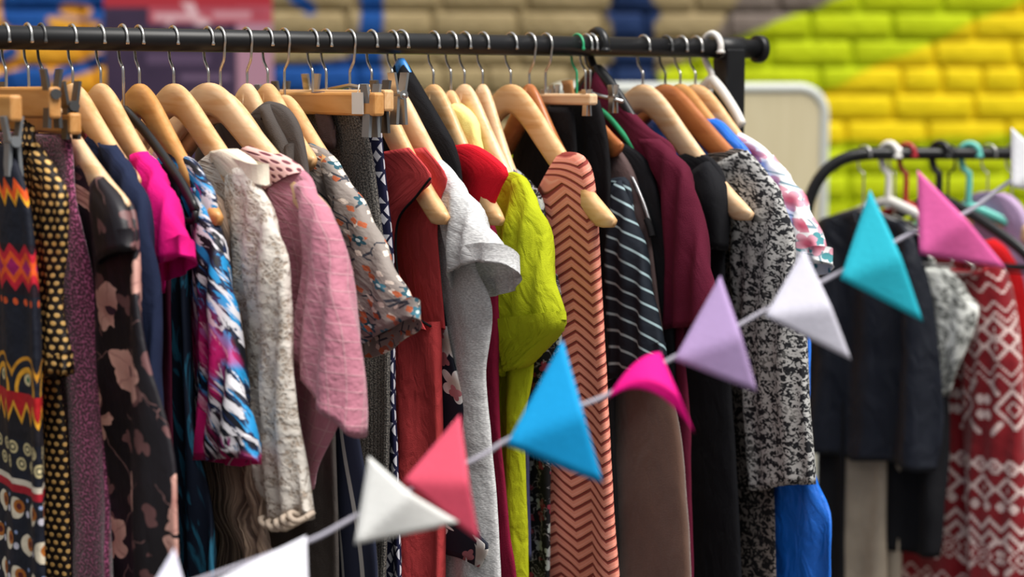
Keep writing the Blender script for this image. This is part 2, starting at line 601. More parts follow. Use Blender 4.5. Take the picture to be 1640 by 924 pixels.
def arm_curve(t):
    # drop of the shoulder along the arm, 0..1
    K = [(0, 0), (.06, .01), (.14, .055), (.25, .17), (.4, .36), (.6, .60), (.8, .82), (1, 1)]
    for (a, x), (b, y) in zip(K, K[1:]):
        if t <= b: return x + (y - x) * (t - a) / (b - a)
    return 1

def wooden(rail, px, label, mat, L=0.235, drop=0.145, top=-0.047, rev=False, swing=0, bar=False, hook_mat=None, thick=1.0, lean=0.0, bow=0.0, tip=None):
    pl = Plane(rail, px, swing)
    if tip:
        tu, tz = pl.uz(*tip)
        L = tu; drop = pl.rz + top - tz - 0.004
    zb = pl.rz + top - drop - 0.04
    rt = frame_root('wooden_hanger', label, 'hanger', pl, zb, 'wooden hangers on the racks')
    z0 = pl.rz + top - zb
    n = 49
    vs, fs = [], []
    ctr = []
    for i in range(n):
        s = -1 + 2 * i / (n - 1)
        t = abs(s)
        z = z0 - drop * (0.35 * arm_curve(t) + 0.65 * arm_curve(min(1, t)) )
        ctr.append((s * L, -bow * t * t, z))
    # smooth the centre line
    for _ in range(3):
        ctr = [ctr[0]] + [tuple((ctr[i - 1][k] + 2 * ctr[i][k] + ctr[i + 1][k]) / 4 for k in range(3)) for i in range(1, n - 1)] + [ctr[-1]]
    SEC = [(-.5, -.32), (-.36, -.5), (.36, -.5), (.5, -.32), (.5, .22), (.38, .42), (.15, .5), (-.15, .5), (-.38, .42), (-.5, .22)]
    m = len(SEC)
    for i in range(n):
        t = abs(-1 + 2 * i / (n - 1))
        a = Vector(ctr[max(i - 1, 0)]); b = Vector(ctr[min(i + 1, n - 1)])
        tg = (b - a).normalized()
        up = Vector((-tg.z, 0, tg.x)) if tg.x > 0 else Vector((tg.z, 0, -tg.x))
        hgt = 0.036 - 0.012 * t
        wid = (0.0125 + 0.003 * t * t) * thick
        end = min(1, (1 - t) * 9 + 0.35) ** 0.7
        hgt *= end; wid *= end
        for (y, z) in SEC:
            vs.append(Vector(ctr[i]) + Vector((0, y * wid, 0)) + up * (z - 0.5) * hgt)
    for i in range(n - 1):
        for k in range(m):
            k2 = (k + 1) % m
            fs.append((i * m + k, (i + 1) * m + k, (i + 1) * m + k2, i * m + k2))
    fs.append(tuple(range(m))); fs.append(tuple(reversed(range((n - 1) * m, n * m))))
    mesh_obj('shoulder_arm', vs, fs, mat, rt)
    add_hook(rt, pl.rz - zb, top, hook_mat or M_STEEL, rev, lean=lean)
    if bar:
        zz = z0 - drop * 0.93
        tube('trouser_bar', [(-L * .8, 0, zz), (0, 0, zz), (L * .8, 0, zz)], 0.0055, mat, rt, 10)
    return pl

def clip_piece(rt, u, y, z, mat, s=1.0):
    # spring clip: two jaws, a coil and two finger tabs
    bm = bmesh.new()
    def bx(c, d, rx=0):
        g = bmesh.ops.create_cube(bm, size=1.0)['verts']
        bmesh.ops.scale(bm, vec=d, verts=g)
        bmesh.ops.rotate(bm, cent=(0, 0, 0), matrix=Matrix.Rotation(rx, 3, 'X'), verts=g)
        bmesh.ops.translate(bm, vec=c, verts=g)
    for sg in (-1, 1):
        bx((u, y + sg * 0.005 * s, z - 0.018 * s), (0.016 * s, 0.0035 * s, 0.032 * s), sg * 0.06)
        bx((u, y + sg * 0.0065 * s, z + 0.013 * s), (0.016 * s, 0.003 * s, 0.024 * s), -sg * 0.16)
    g = bmesh.ops.create_cone(bm, cap_ends=True, segments=10, radius1=0.0055 * s, radius2=0.0055 * s, depth=0.026 * s, matrix=Matrix.Translation((u, y, z)) @ Matrix.Rotation(math.pi / 2, 4, 'Y'))
    me = bpy.data.meshes.new('clip'); bm.to_mesh(me); bm.free()
    me.materials.append(mat)
    o = bpy.data.objects.new('clip', me); COL.objects.link(o); o.parent = rt
    return o

def clip_hanger(rail, px, label, mat, half=0.15, top=-0.05, bar_h=0.026, clips=(-0.12, 0.12), clip_mat=None, rev=False, swing=0, clip_dz=0.0, wire=False, clip_s=1.0):
    pl = Plane(rail, px, swing)
    zb = pl.rz + top - 0.1
    rt = frame_root('clip_hanger', label, 'hanger', pl, zb, 'trouser hangers with clips')
    z0 = pl.rz + top - zb
    if wire:
        tube('bar', [(-half, 0, z0 - .012), (0, 0, z0), (half, 0, z0 - .012)], 0.0025, mat, rt, 8)
    else:
        box('bar', (0, 0, z0 - bar_h / 2), (2 * half, 0.013, bar_h), mat, rt, 0.003)
    add_hook(rt, pl.rz - zb, top, M_STEEL, rev)
    for c in clips:
        clip_piece(rt, c, 0, z0 - bar_h * 0.6 + clip_dz, clip_mat or M_DARKSTEEL, clip_s)
    return pl

def tube_hanger(rail, px, label, mat, L=0.21, drop=0.11, top=-0.05, rad=0.004, hook_rad=0.0032, rev=False, swing=0, lower=True, hook_mat=None, R0=0.0175, name='plastic_hanger', arm_mat=None, tip=None):
    pl = Plane(rail, px, swing)
    if tip:
        tu, tz = pl.uz(*tip)
        L = tu; drop = pl.rz + top - tz - 0.006
    zb = pl.rz + top - drop - 0.02
    rt = frame_root(name, label, 'hanger', pl, zb, 'moulded hangers')
    z0 = pl.rz + top - zb
    P = [(-L, 0, z0 - drop), (-L * .8, 0, z0 - drop * .72), (-L * .4, 0, z0 - drop * .3), (-L * .12, 0, z0 - drop * .07), (0, 0, z0),
         (L * .12, 0, z0 - drop * .07), (L * .4, 0, z0 - drop * .3), (L * .8, 0, z0 - drop * .72), (L, 0, z0 - drop)]
    tube('arms', crom(P, 40), rad, arm_mat or mat, rt, 10, True, 1.4)
    if lower:
        P = [(-L, 0, z0 - drop), (-L * .97, 0, z0 - drop - .008), (-L * .9, 0, z0 - drop - .012), (0, 0, z0 - drop - .012), (L * .9, 0, z0 - drop - .012), (L * .97, 0, z0 - drop - .008), (L, 0, z0 - drop)]
        tube('lower_bar', crom(P, 30), rad * 0.85, arm_mat or mat, rt, 8)
    add_hook(rt, pl.rz - zb, top, hook_mat or mat, rev, hook_rad, R0)
    return pl

# ================================================================== cloth
def loft(name, pl, rt, rows, mat, M=44, off=0.0, ripple=(0, .06, 0), wr=0.0, seed=0.0, power=0.68, dip=0.0, hem=True, neck=True, step=0.009, gather=0.0, edge=0.0, hemwave=0.006):
    """rows: (far u, far z, near u, near z, half thickness, tilt). A closed tube of cloth hanging in the hanger's plane."""
    zb = rt.location.z
    tot = sum(math.hypot(b[2] - a[2], b[3] - a[3]) for a, b in zip(rows, rows[1:]))
    n = max(10, min(110, int(tot / step)))
    RW = crom([tuple(r) for r in rows], n)
    ztop = RW[0][3]
    rings = []
    uvs = []
    amp, wl, ph = ripple
    def ring(j, inset=0.0, lift=0.0):
        fu, fz, nu, nz, th, tl = RW[j]
        f = j / (n - 1)
        fade = min(1, f * 3.0)
        out, uo = [], []
        dep = max(0, ztop - (nz + fz) / 2)
        for k in range(M):
            a = 2 * math.pi * k / M
            c, s = math.cos(a), math.sin(a)
            cc = math.copysign(abs(c) ** 0.8, c)
            ss = math.copysign(abs(s) ** power, s)
            mu, mz = (fu + nu) / 2, (fz + nz) / 2
            hu, hz = (nu - fu) / 2, (nz - fz) / 2
            sh = max(0.05, 1 - inset / max(abs(hu), .004)) if inset else 1
            u = mu + hu * cc * sh
            z = mz + hz * cc + lift
            v = off + max(0.0004, th - inset) * ss
            w = u + (mnoise.noise((u * 3, z * 3, seed)) * 0.03)
            v += amp * fade * math.sin(2 * math.pi * w / wl + ph + 1.2 * mnoise.noise((z * 2.2, seed, 1.0)))
            if wr:
                v += wr * fade * (mnoise.noise((u * 14, z * 9, seed + 5)) + 0.5 * mnoise.noise((u * 34, z * 22, seed + 9)))
            if edge:
                u += edge * mnoise.noise((z * 12, seed, 2.0 + c))
            if dip:
                z -= dip * (1 - abs(cc)) * math.exp(-dep / max(dip, 1e-4))
            z += tl * s
            z += hemwave * max(0, f - 0.7) / 0.3 * mnoise.noise((u * 16, seed * 3, s * .6))
            if gather:
                v += gather * math.sin(2 * math.pi * u / 0.011) * fade
            out.append((u, -v, z - zb))
        # cloth coordinate: distance round the tube, counted from the near edge (front negative, back positive)
        uo = [None] * M
        uo[0] = (0.0, out[0][2] + zb)
        d1_ = d2_ = 0.0
        for k in range(1, M // 2 + 1):
            d1_ += math.dist(out[k], out[k - 1])
            uo[k] = (-d1_, out[k][2] + zb)
            if k < M // 2:
                d2_ += math.dist(out[-k], out[-k + 1] if k > 1 else out[0])
                uo[M - k] = (d2_, out[M - k][2] + zb)
        return out, uo
    seq = []
    if neck:
        seq += [(0, 0.0018, -0.012), (0, 0.0015, -0.001)]
    seq += [(j, 0, 0) for j in range(n)]
    if hem:
        seq += [(n - 1, 0.0015, 0.001), (n - 1, 0.0018, 0.022)]
    vs = []
    for j, i, l in seq:
        o, uo = ring(j, i, l)
        vs += o; uvs += uo
    fs = []
    for r in range(len(seq) - 1):
        for k in range(M):
            k2 = (k + 1) % M
            fs.append((r * M + k, r * M + k2, (r + 1) * M + k2, (r + 1) * M + k))
    return mesh_obj(name, vs, fs, mat, rt, uvs)

SEED = [0.0]
def body_rows(pl, near, th=0.008, far=1.0, shoulder=0.0):
    rows = []
    m = len(near)
    for i, p in enumerate(near):
        u, z = pl.uz(p[0], p[1])
        t = p[2] if len(p) > 2 else (max(th, shoulder) if i < m * 0.4 else th)
        rows.append((-u * far, z, u, z, t, 0.0))
    return rows
def strip_rows(pl, Lp, Rp, th, tilt=None):
    rows = []
    m = len(Lp)
    for i in range(m):
        lu, lz = pl.uz(*Lp[i][:2]); ru, rz = pl.uz(*Rp[i][:2])
        t = th[i] if isinstance(th, (list, tuple)) else th
        rows.append((lu, lz, ru, rz, t, (tilt[i] if tilt else 0.0)))
    return rows

class Garment:
    def __init__(s, name, label, cat, rail, px, swing=0, zb=0.55, group='clothes hanging on the long rack'):
        s.pl = Plane(rail, px, swing)
        s.rt = frame_root(name, label, cat, s.pl, zb, group)
        SEED[0] += 1.37
        s.seed = SEED[0]
    def body(s, near, mat, th=0.008, far=1.0, name='body', **k):
        k.setdefault('wr', 0.002); k.setdefault('dip', 0.05)
        rows = body_rows(s.pl, near, th, far, k.pop('shoulder', 0.0112 if k['dip'] > 0 else 0))
        return loft(name, s.pl, s.rt, rows, mat, seed=s.seed, **k)
    def strip(s, L, Rr, mat, th=0.008, tilt=None, name='sleeve', mirror=False, **k):
        rows = strip_rows(s.pl, L, Rr, th, tilt)
        k.setdefault('wr', 0.003); k.setdefault('M', 36)
        if name == 'sleeve':
            k.setdefault('ripple', (0.0035, 0.034, s.seed)); k['hemwave'] = 0.006; k.setdefault('power', 0.85)
            rows = [r[:4] + (r[4] * 0.75, r[5]) for r in rows]
        o = loft(name, s.pl, s.rt, rows, mat, seed=s.seed + 3, **k)
        if mirror:
            rows2 = [(-r[2], r[3], -r[0], r[1], min(r[4], 0.012), 0.0) for r in rows]
            k2 = dict(k); k2['off'] = 0.0
            loft(name, s.pl, s.rt, rows2, mat, seed=s.seed + 7, **k2)
        return o
    def ribbon(s, pts, w, mat, name='trim', off=0.012, t=0.0012):
        """A narrow raised band along a pixel path on the viewer's side of the garment."""
        P = []
        for p in pts:
            u, z = s.pl.uz(p[0], p[1])
            P.append((u, -(off + (p[2] if len(p) > 2 else 0)), z - s.rt.location.z))
        return tube(name, crom(P, 30), w, mat, s.rt, 8, True, 1.0)

# ================================================================== fabrics
def img(u, v, x0=0.0):
    """Cloth coordinates in millimetre-like picture units: x across, y down from the rail."""
    return u * 1000.0 - x0, (RZ - v) * 1000.0

def f_gold(u, v, w):
    a, b = u / 0.0105, v / 0.0080
    row = fl(b)
    x = fr(a + 0.5 * md(row, 2.0)) - 0.5; y = fr(b) - 0.5
    r = hyp(x, y)
    g = mix(noi(vec(u, v), 60, 2), lin('C8964A'), lin('E2BC7A'))
    m = sstep(r, 0.36, 0.24)
    return mix(m, lin('1A100B'), g), {'height': m * 0.0006 + noi(vec(u, v), 50, 2) * 0.003, 'dist': 1.0}
M_GOLD = material('black_cloth_gold_dots', f_gold, 0.6, 0.4)

def f_maroon(u, v, w):
    n = noi(vec(u * 1.0, v), 330, 2)
    n2 = noi(vec(u, v), 120, 2)
    c = mix(sstep(n, 0.47, 0.62), lin('4A1230'), lin('B05582'))
    return mix(sstep(n2, 0.55, 0.7) * 0.6, c, lin('6A1C45')), {'height': n, 'dist': 0.0012}
M_MAROON = material('maroon_speckled_velvet', f_maroon, 0.7, 0.3, sheen=0.4)

def f_darkflower(u, v, w):
    uu = u * 0.7 + (noi(vec(u, v, 2.0), 40, 2) - 0.5) * 0.016
    v = v + (noi(vec(u, v, 6.0), 40, 2) - 0.5) * 0.016
    base = mix(noi(vec(u, v), 20, 2), lin('0E0B12'), lin('1B151D'))
    c = base
    m2, r2, c2, a2 = flower(uu, v, 30, 0.012, 3, 4.1, 0.45, 0.55)
    c = mix(m2, c, lin('6E4A4A'))
    st = vor(vec(uu, v), 14, 'DISTANCE_TO_EDGE')
    c = mix((E(st.outputs[0]) < 0.006) * (noi(vec(u, v), 9) > 0.5), c, lin('7C5A58'))
    m, r, cr, a = flower(uu, v, 17, 0.027, 5, 0.3, 0.6, 0.34)
    pet = mix(sstep(r, 0.1, 0.95), lin('A86E66'), lin('DBAA9B'))
    pet = mix(cr, pet, lin('CE9A8E'))
    pet = mix(sstep(ab(sn(a * 2.5)), 0.25, 0.0) * 0.5, pet, lin('8E5A58'))
    pet = mix(r < 0.2, pet, lin('3A2230'))
    return mix(m, c, pet), {'height': noi(vec(u, v * .5), 40, 2), 'dist': 0.003}
M_DFLOWER = material('dark_satin_pink_flowers', f_darkflower, 0.5, 0.4)

def f_ethnic(u, v, w):
    x, y = img(u, v)
    x = x * 0.8
    c = mix(noi(vec(u, v), 30, 2), lin('0C0F1A'), lin('161A2A'))
    def band(y0, y1): return btw(y, y0, y1)
    def zig(y0, amp, per): return y - y0 - amp * ab(fr(x / per) - 0.5) * 2
    # orange zigzag at the top
    z = zig(142, 14, 16)
    c = mix(btw(z, -2, 8), c, lin('E4551B')); c = mix(btw(z, 8, 13), c, lin('E8A21E'))
    # red diamonds
    dx = ab(fr(x / 22) - 0.5) * 22; dy = ab(y - 228)
    d = dx + dy
    c = mix(band(205, 255), c, lin('1E0B18'))
    c = mix((d < 24) * band(205, 255), c, lin('C0182E')); c = mix((d < 16) * band(205, 255), c, lin('E8581F'))
    c = mix((d < 9) * band(205, 255), c, lin('A81560'))
    rr = hyp(fr(x / 14) * 14 - 7, y - 262); c = mix(rr < 3.5, c, lin('E05A2A'))
    # gold arcs
    ax = fr(x / 46) * 46 - 23
    ra = hyp(ax, (y - 350) * 0.8)
    c = mix(band(305, 352) * btw(ra, 15, 19.5), c, lin('E0A02A')); c = mix(band(305, 352) * btw(ra, 25, 28), c, lin('C98A20'))
    c = mix((hyp(ax, y - 338) < 6) * band(305, 352), c, lin('D9C79A')); c = mix((hyp(ax, y - 338) < 3) * band(305, 352), c, lin('2A6A4A'))
    # red band with gold triangles
    c = mix(band(352, 392), c, lin('B0161E'))
    z = zig(360, 18, 18)
    c = mix(btw(z, 0, 6) * band(352, 400), c, lin('E8A62A')); c = mix(btw(z, 6, 60) * band(352, 400), c, lin('141018'))
    # cream rosettes
    for yy, per, ro in ((408, 20, 6.5), (424, 20, 6.5)):
        q = hyp(fr(x / per + (0.5 if yy > 410 else 0)) * per - per / 2, y - yy)
        c = mix(q < ro, c, lin('C9B98A')); c = mix(q < 4, c, lin('4A4A3A')); c = mix(q < 2, c, lin('E0CFA0'))
    c = mix(band(440, 446), c, lin('D8CDBB')); c = mix(band(446, 454), c, lin('A31628'))
    # navy field with half moons
    for y0, sh in ((470, 0.0), (505, 0.5), (540, 0.0), (575, 0.5), (655, 0.2), (690, 0.7)):
        mxx = fr(x / 34 + sh) * 34 - 17
        q = hyp(mxx, y - y0); q2 = hyp(mxx - 5, y - y0 + 2)
        c = mix(q < 11, c, lin('D9CDB6')); c = mix(q2 < 7, c, lin('A8601E')); c = mix(q2 < 3.4, c, lin('5A1A1A'))
        k = hyp(fr(x / 34 + sh + 0.5) * 34 - 17, y - y0 - 4); c = mix(k < 3.5, c, lin('CFCBD8'))
        k = hyp(fr(x / 34 + sh + 0.5) * 34 - 17, y - y0 + 10); c = mix(k < 2, c, lin('8FA0C8'))
    c = mix(band(598, 604), c, lin('7A5A8A')); c = mix(btw(zig(590, 6, 8), 0, 2.5), c, lin('B23A2A'))
    hx = fr(x / 26) * 26 - 13
    q = ab(hx) + ab(y - 627) * 0.8
    c = mix(q < 12, c, lin('D2401C')); c = mix(q < 7, c, lin('E88A2A')); c = mix(q < 3, c, lin('8E1020'))
    return c, {'height': noi(vec(u, v), 45, 2), 'dist': 0.003}
M_ETHNIC = material('black_cloth_folk_bands', f_ethnic, 0.75)

def f_abstract(u, v, w):
    uu = u * 0.7
    wv = noi(vec(uu, v), 9, 2)
    t = noi(vec(uu * 2.6 + v * 1.5, v * 0.55 - uu * 0.7, 1.0), 22, 5, 1.1, 0.62)
    t2 = noi(vec(uu * 3.4 + v * 2.2, v * 0.5 - uu, 6.0), 22, 4, 0.8, 0.65)
    x, y = img(u, v)
    pk = sstep(y, 250, 340) * sstep(noi(vec(uu + v * .2, v * .6, 3.0), 14, 2), 0.40, 0.5)
    c = mix(sstep(t, 0.47, 0.53), lin('0C0E18'), lin('14264A'))
    c = mix(sstep(t, 0.545, 0.575), c, lin('1F8CC8'))
    c = mix(sstep(t2, 0.545, 0.585), c, lin('D6D4DA'))
    c = mix(pk * sstep(t, 0.38, 0.46), c, lin('DF1E78'))
    c = mix(sstep(t2, 0.62, 0.68) * pk, c, lin('EBC9D6'))
    c = mix(sstep(noi(vec(uu * 4, v * .5, 9.0), 30, 3), 0.64, 0.68) * inv(pk), c, lin('8E2A6E'))
    return c, {'height': wv, 'dist': 0.004}
M_ABSTRACT = material('brushstroke_print', f_abstract, 0.6, 0.35)

def f_lace(u, v, w):
    n = noi(vec(u * 0.8, v), 110, 4, 0.5)
    vo = vor(vec(u * .8, v), 210, 'DISTANCE_TO_EDGE')
    e = E(vo.outputs[0])
    fl_, r, cr, a = flower(u * .8, v, 40, 0.010, 6, 2.0, 0.7, 0.4)
    dense = mx(sstep(n, 0.46, 0.58), fl_)
    dense = mx(dense, sstep(e, 0.14, 0.06) * 0.8)
    c = mix(dense, lin('C2B1A0'), lin('EFE8DE'))
    return c, {'height': dense * 0.0012 + n * 0.003, 'dist': 1.0}
M_LACE = material('cream_lace', f_lace, 0.8, 0.2, transl=0.25)
def f_lace2(u, v, w):
    n = noi(vec(u, v), 45, 4, 0.6); n2 = noi(vec(u, v, 4.0), 150, 3)
    d = mx(sstep(n, 0.48, 0.56), sstep(n2, 0.5, 0.58) * 0.7)
    c = mix(d, lin('6E706C'), lin('E6E8E2'))
    return c, {'height': d, 'dist': 0.001}
M_LACE2 = material('grey_white_lace', f_lace2, 0.8)

def f_check(u, v, w):
    gx = ab(fr(u / 0.021) - 0.5); gy = ab(fr((v + 0.12 * u) / 0.0165) - 0.5)
    ln = mx(sstep(gx, 0.05, 0.025), sstep(gy, 0.055, 0.03))
    n = noi(vec(u, v), 40, 3)
    c = mix(n, lin('BC7489'), lin('CE8A9B'))
    return mix(ln * 0.4, c, lin('E6BBC0')), {'height': n * 0.004 + ln * 0.0005 + noi(vec(u, v), 160, 2) * 0.001, 'dist': 1.0}
M_CHECK = material('dusty_pink_window_check', f_check, 0.85, 0.2, sheen=0.2, transl=0.1)
def f_yoke(u, v, w):
    a, b = u / 0.011, v / 0.0075
    x = fr(a + 0.5 * md(fl(b), 2.0)) - 0.5; y = fr(b) - 0.5
    r = hyp(x, y)
    return mix(sstep(r, 0.34, 0.22), lin('E3B4AE'), lin('6E3A45')), {'height': sstep(r, .2, .4), 'dist': 0.001}
M_YOKE = material('pink_crochet', f_yoke, 0.85)

def f_fox(u, v, w):
    uu = u * 0.75
    n = noi(vec(u, v), 30, 3)
    c = mix(n, lin('847C78'), lin('9B928B'))
    e = vor(vec(uu, v + 3.0), 46, 'DISTANCE_TO_EDGE')
    c = mix((E(e.outputs[0]) < 0.035) * (noi(vec(uu, v, 8.0), 45) > 0.5), c, lin('3C3F48'))
    m, r, cr, a = flower(uu, v, 52, 0.0065, 5, 1.1, 0.38, 0.5)
    c = mix(m, c, mix(cr > 0.28, lin('3F7486'), lin('27505E'))); c = mix(m * (r < 0.3), c, lin('C9D8D8'))
    m, r, cr, a = flower(uu, v, 40, 0.0095, 3, 7.7, 0.26, 0.45)
    c = mix(m, c, mix(cr > 0.13, lin('A0604E'), lin('B56A48'))); c = mix(m * (r < 0.5), c, lin('E9DDD0')); c = mix(m * (r < 0.2), c, lin('5A3A34'))
    m, r, cr, a = flower(uu, v, 70, 0.0035, 4, 3.3, 0.5, 0.3)
    c = mix(m, c, lin('D9CBBE'))
    m, r, cr, a = flower(uu, v, 62, 0.0038, 4, 5.9, 0.5, 0.3)
    c = mix(m, c, lin('B5603E'))
    return c, {'height': n * .004 + noi(vec(u, v), 140, 2) * .001, 'dist': 1.0}
M_FOX = material('taupe_woodland_print', f_fox, 0.85)

def f_geo(u, v, w):
    a, b = u / 0.034, v / 0.036
    x = fr(a + 0.5 * md(fl(b), 2.0)) - 0.5; y = fr(b) - 0.5
    d = ab(x) * 2 + ab(y) * 2
    k = btw(d, 0.16, 0.86) * ((x * y) > 0) * (ab(ab(x) - ab(y) * 0.9) > 0.05)
    k2 = btw(d, 1.1, 1.8) * ((x * y) < 0) * (ab(x + y) > 0.08)
    return mix(mx(k, k2), lin('17193A'), lin('DAD9E2'))
M_GEO = material('navy_white_kite_print', f_geo, 0.8)

def f_chev(u, v, w):
    t = v / 0.0125 + ab(fr(u / 0.066 + 0.2) - 0.5) * 2 * 1.35
    k = fr(t)
    m = sstep(ab(k - 0.5), 0.08, 0.2)
    n = noi(vec(u, v), 60, 2)
    c = mix(m, lin('8E3A33'), mix(n, lin('E08671'), lin('EE9A85')))
    c = mix(sstep(ab(k - 0.98), 0.12, 0.02) * 0.5, c, lin('F3B8A6'))
    return c, {'height': m, 'dist': 0.0025}
M_CHEV = material('coral_chevron_knit', f_chev, 0.8)

def f_stripe(u, v, w):
    t = (v - 0.30 * u + 0.06 * sn(u * 14)) / 0.0205
    k = ab(fr(t) - 0.5)
    n = noi(vec(u, v), 35, 2)
    return mix(sstep(k, 0.11, 0.05), mix(n, lin('0E131C'), lin('1B2430')), lin('9FB8BE')), {'height': n, 'dist': 0.003}
M_STRIPE = material('navy_thin_pale_stripe', f_stripe, 0.8)

def f_damask(u, v, w):
    uu = pp(u * 0.8 + 1.0, 0.03); vv = pp(v + 2.0, 0.045)
    n = noi(vec(u * .8, v, 2.0), 190, 3, 1.2)
    n2 = noi(vec(uu, vv, 5.0), 120, 2, 0.8)
    m = sstep(n * 0.6 + n2 * 0.4, 0.475, 0.535)
    sp = sstep(noi(vec(u, v, 9.0), 22, 2), 0.6, 0.72)
    c = mix(m, lin('1C1D22'), lin('B9B8B6'))
    return mix(sp * 0.35, c, lin('D9D7D2'))
M_DAMASK = material('black_white_baroque_print', f_damask, 0.75)
def f_damask2(u, v, w):
    n = noi(vec(u * .8, v, 2.0), 130, 3, 1.4)
    m = sstep(n, 0.5, 0.56)
    return mix(m, lin('121013'), lin('7E746E'))
M_DAMASK2 = material('black_taupe_baroque_print', f_damask2, 0.75)

def f_wflower(u, v, w):
    uu = u * .75
    c = mix(noi(vec(u, v), 30, 2), lin('E9E7EA'), lin('F4F3F4'))
    e = vor(vec(uu, v + 1.0), 30, 'DISTANCE_TO_EDGE')
    c = mix((E(e.outputs[0]) < 0.03) * (noi(vec(uu, v, 3.0), 30) > 0.52), c, lin('7A93A0'))
    m, r, cr, a = flower(uu, v, 42, 0.009, 3, 2.2, 0.6, 0.5)
    c = mix(m, c, lin('4A8E96'))
    m, r, cr, a = flower(uu, v, 34, 0.014, 5, 8.2, 0.6, 0.45)
    c = mix(m, c, mix(sstep(r, 0.1, 0.9), lin('B04A62'), lin('DDA3B4')))
    return c, {'height': noi(vec(u, v), 40, 2), 'dist': 0.003}
M_WFLOWER = material('white_cotton_garden_flowers', f_wflower, 0.8)
def f_nflower(u, v, w):
    uu = u * .75
    c = mix(noi(vec(u, v), 30, 2), lin('10131F'), lin('1B2030'))
    m, r, cr, a = flower(uu, v, 17, 0.02, 5, 1.9, 0.5, 0.5)
    c = mix(m, c, mix(sstep(r, 0.2, 0.9), lin('B8A79C'), lin('E6E3E0')))
    m, r, cr, a = flower(uu, v, 26, 0.009, 4, 6.6, 0.5, 0.4)
    return mix(m, c, lin('AE6A70'))
M_NFLOWER = material('navy_cloth_white_blossom', f_nflower, 0.75)
def f_bflower(u, v, w):
    uu = u * .75
    c = lin('0D0C10')
    m, r, cr, a = flower(uu, v, 50, 0.008, 4, 1.2, 0.55, 0.5)
    c = mix(m, c, mix(cr > 0.3, lin('9AA09C'), lin('7A2A38')))
    n = noi(vec(uu, v), 70, 3, 1.0)
    return mix(btw(n, 0.54, 0.57), c, lin('8A8486'))
M_BFLOWER = material('black_cloth_small_sprigs', f_bflower, 0.8)

def f_fair(u, v, w):
    # knitted cells of about 4 mm
    x = fl(u / 0.0043 + 4.0) + 0.5; y = fl((RAIL2.a.z - v) / 0.0040) + 0.5
    red = mix(noi(vec(u, v), 20, 2), lin('740D18'), lin('8E131E'))
    m = None
    def add(k):
        nonlocal m
        m = k if m is None else mx(m, k)
    def tri(per): return ab(fr(x / per) - 0.5) * per
    for y0, per in ((44, 8), (49, 8), (56, 8), (60, 8), (80, 10), (84, 10), (142, 9), (147, 9), (168, 8)):
        add(ab(y - y0 - tri(per)) < 0.8)
    for y0, per, ra in ((67, 11, 5.5), (74, 11, 5.5), (121, 7, 3.5), (130, 11, 5.5), (137, 6, 2.6)):
        d = tri(per) + ab(y - y0)
        add(btw(d, ra - 1.7, ra + 0.1) * (ab(y - y0) < ra)); add(d < 1.1)
    for yc, rr, per in ((98, 11, 27), (157, 7, 17), (178, 7, 17)):
        lx = ab(fr(x / per + 0.5) - 0.5) * per; ly = ab(y - yc)
        d = lx + ly
        inb = ly < rr
        add(btw(d, rr * 0.62, rr * 0.78) * inb); add(btw(d, rr * 0.2, rr * 0.36) * inb)
        add((ab(lx - ly) < rr * 0.17) * (mx(lx, ly) < rr) * (d > rr * 0.95) * inb)
        add((ab(lx - rr * 1.1) + ab(ly - rr * .25) < rr * .22) * inb)
    c = mix(m, red, lin('DCC3BE'))
    st = ab(fr(u / 0.0043) - 0.5)
    return c, {'height': st * 0.0012 + noi(vec(u, v), 60, 2) * .003, 'dist': 1.0}
M_FAIR = material('red_white_nordic_knit', f_fair, 0.9, 0.15, sheen=0.3)

def f_pin(u, v, w):
    k = fr(u / 0.030)
    m = btw(k, 0.1, 0.3)
    return mix(m, lin('1A1F33'), lin('9A9896'))
M_PIN = material('navy_grey_ticking', f_pin, 0.85)
def f_tweed(u, v, w):
    n = noi(vec(u, v * 1.0), 500, 2); g = ab(fr(u / 0.006) - 0.5)
    return mix(sstep(n, 0.4, 0.62), lin('3E3D3D'), lin('77726C')), {'height': n * .0012 + sstep(g, .1, .3) * .0006, 'dist': 1.0}
M_TWEED = material('grey_wool_tweed', f_tweed, 0.95, 0.15)
def f_heather(u, v, w):
    n = noi(vec(u * .6, v * 1.6), 420, 3); b = noi(vec(u, v), 30, 3)
    return mix(sstep(n, 0.35, 0.68), lin('B9B9BA'), lin('DCDCDC')), {'height': b * .005 + n * .0004, 'dist': 1.0}
M_HEATHER = material('heather_grey_jersey', f_heather, 0.9, 0.2, transl=0.08)
def f_tulle(u, v, w):
    n = noi(vec(u * 3.0, v * .25), 40, 3)
    return mix(sstep(n, .3, .7), lin('6E5A50'), lin('B89E88')), {'height': n, 'dist': .006}
M_TULLE = material('beige_tulle', f_tulle, 0.8)
def f_teal(u, v, w):
    n = noi(vec(u * 1.5, v * .4), 40, 3, 1.0)
    return mix(sstep(n, .52, .62), lin('101B2E'), lin('21627E'))
M_TEALP = material('navy_teal_streaks', f_teal, 0.75)

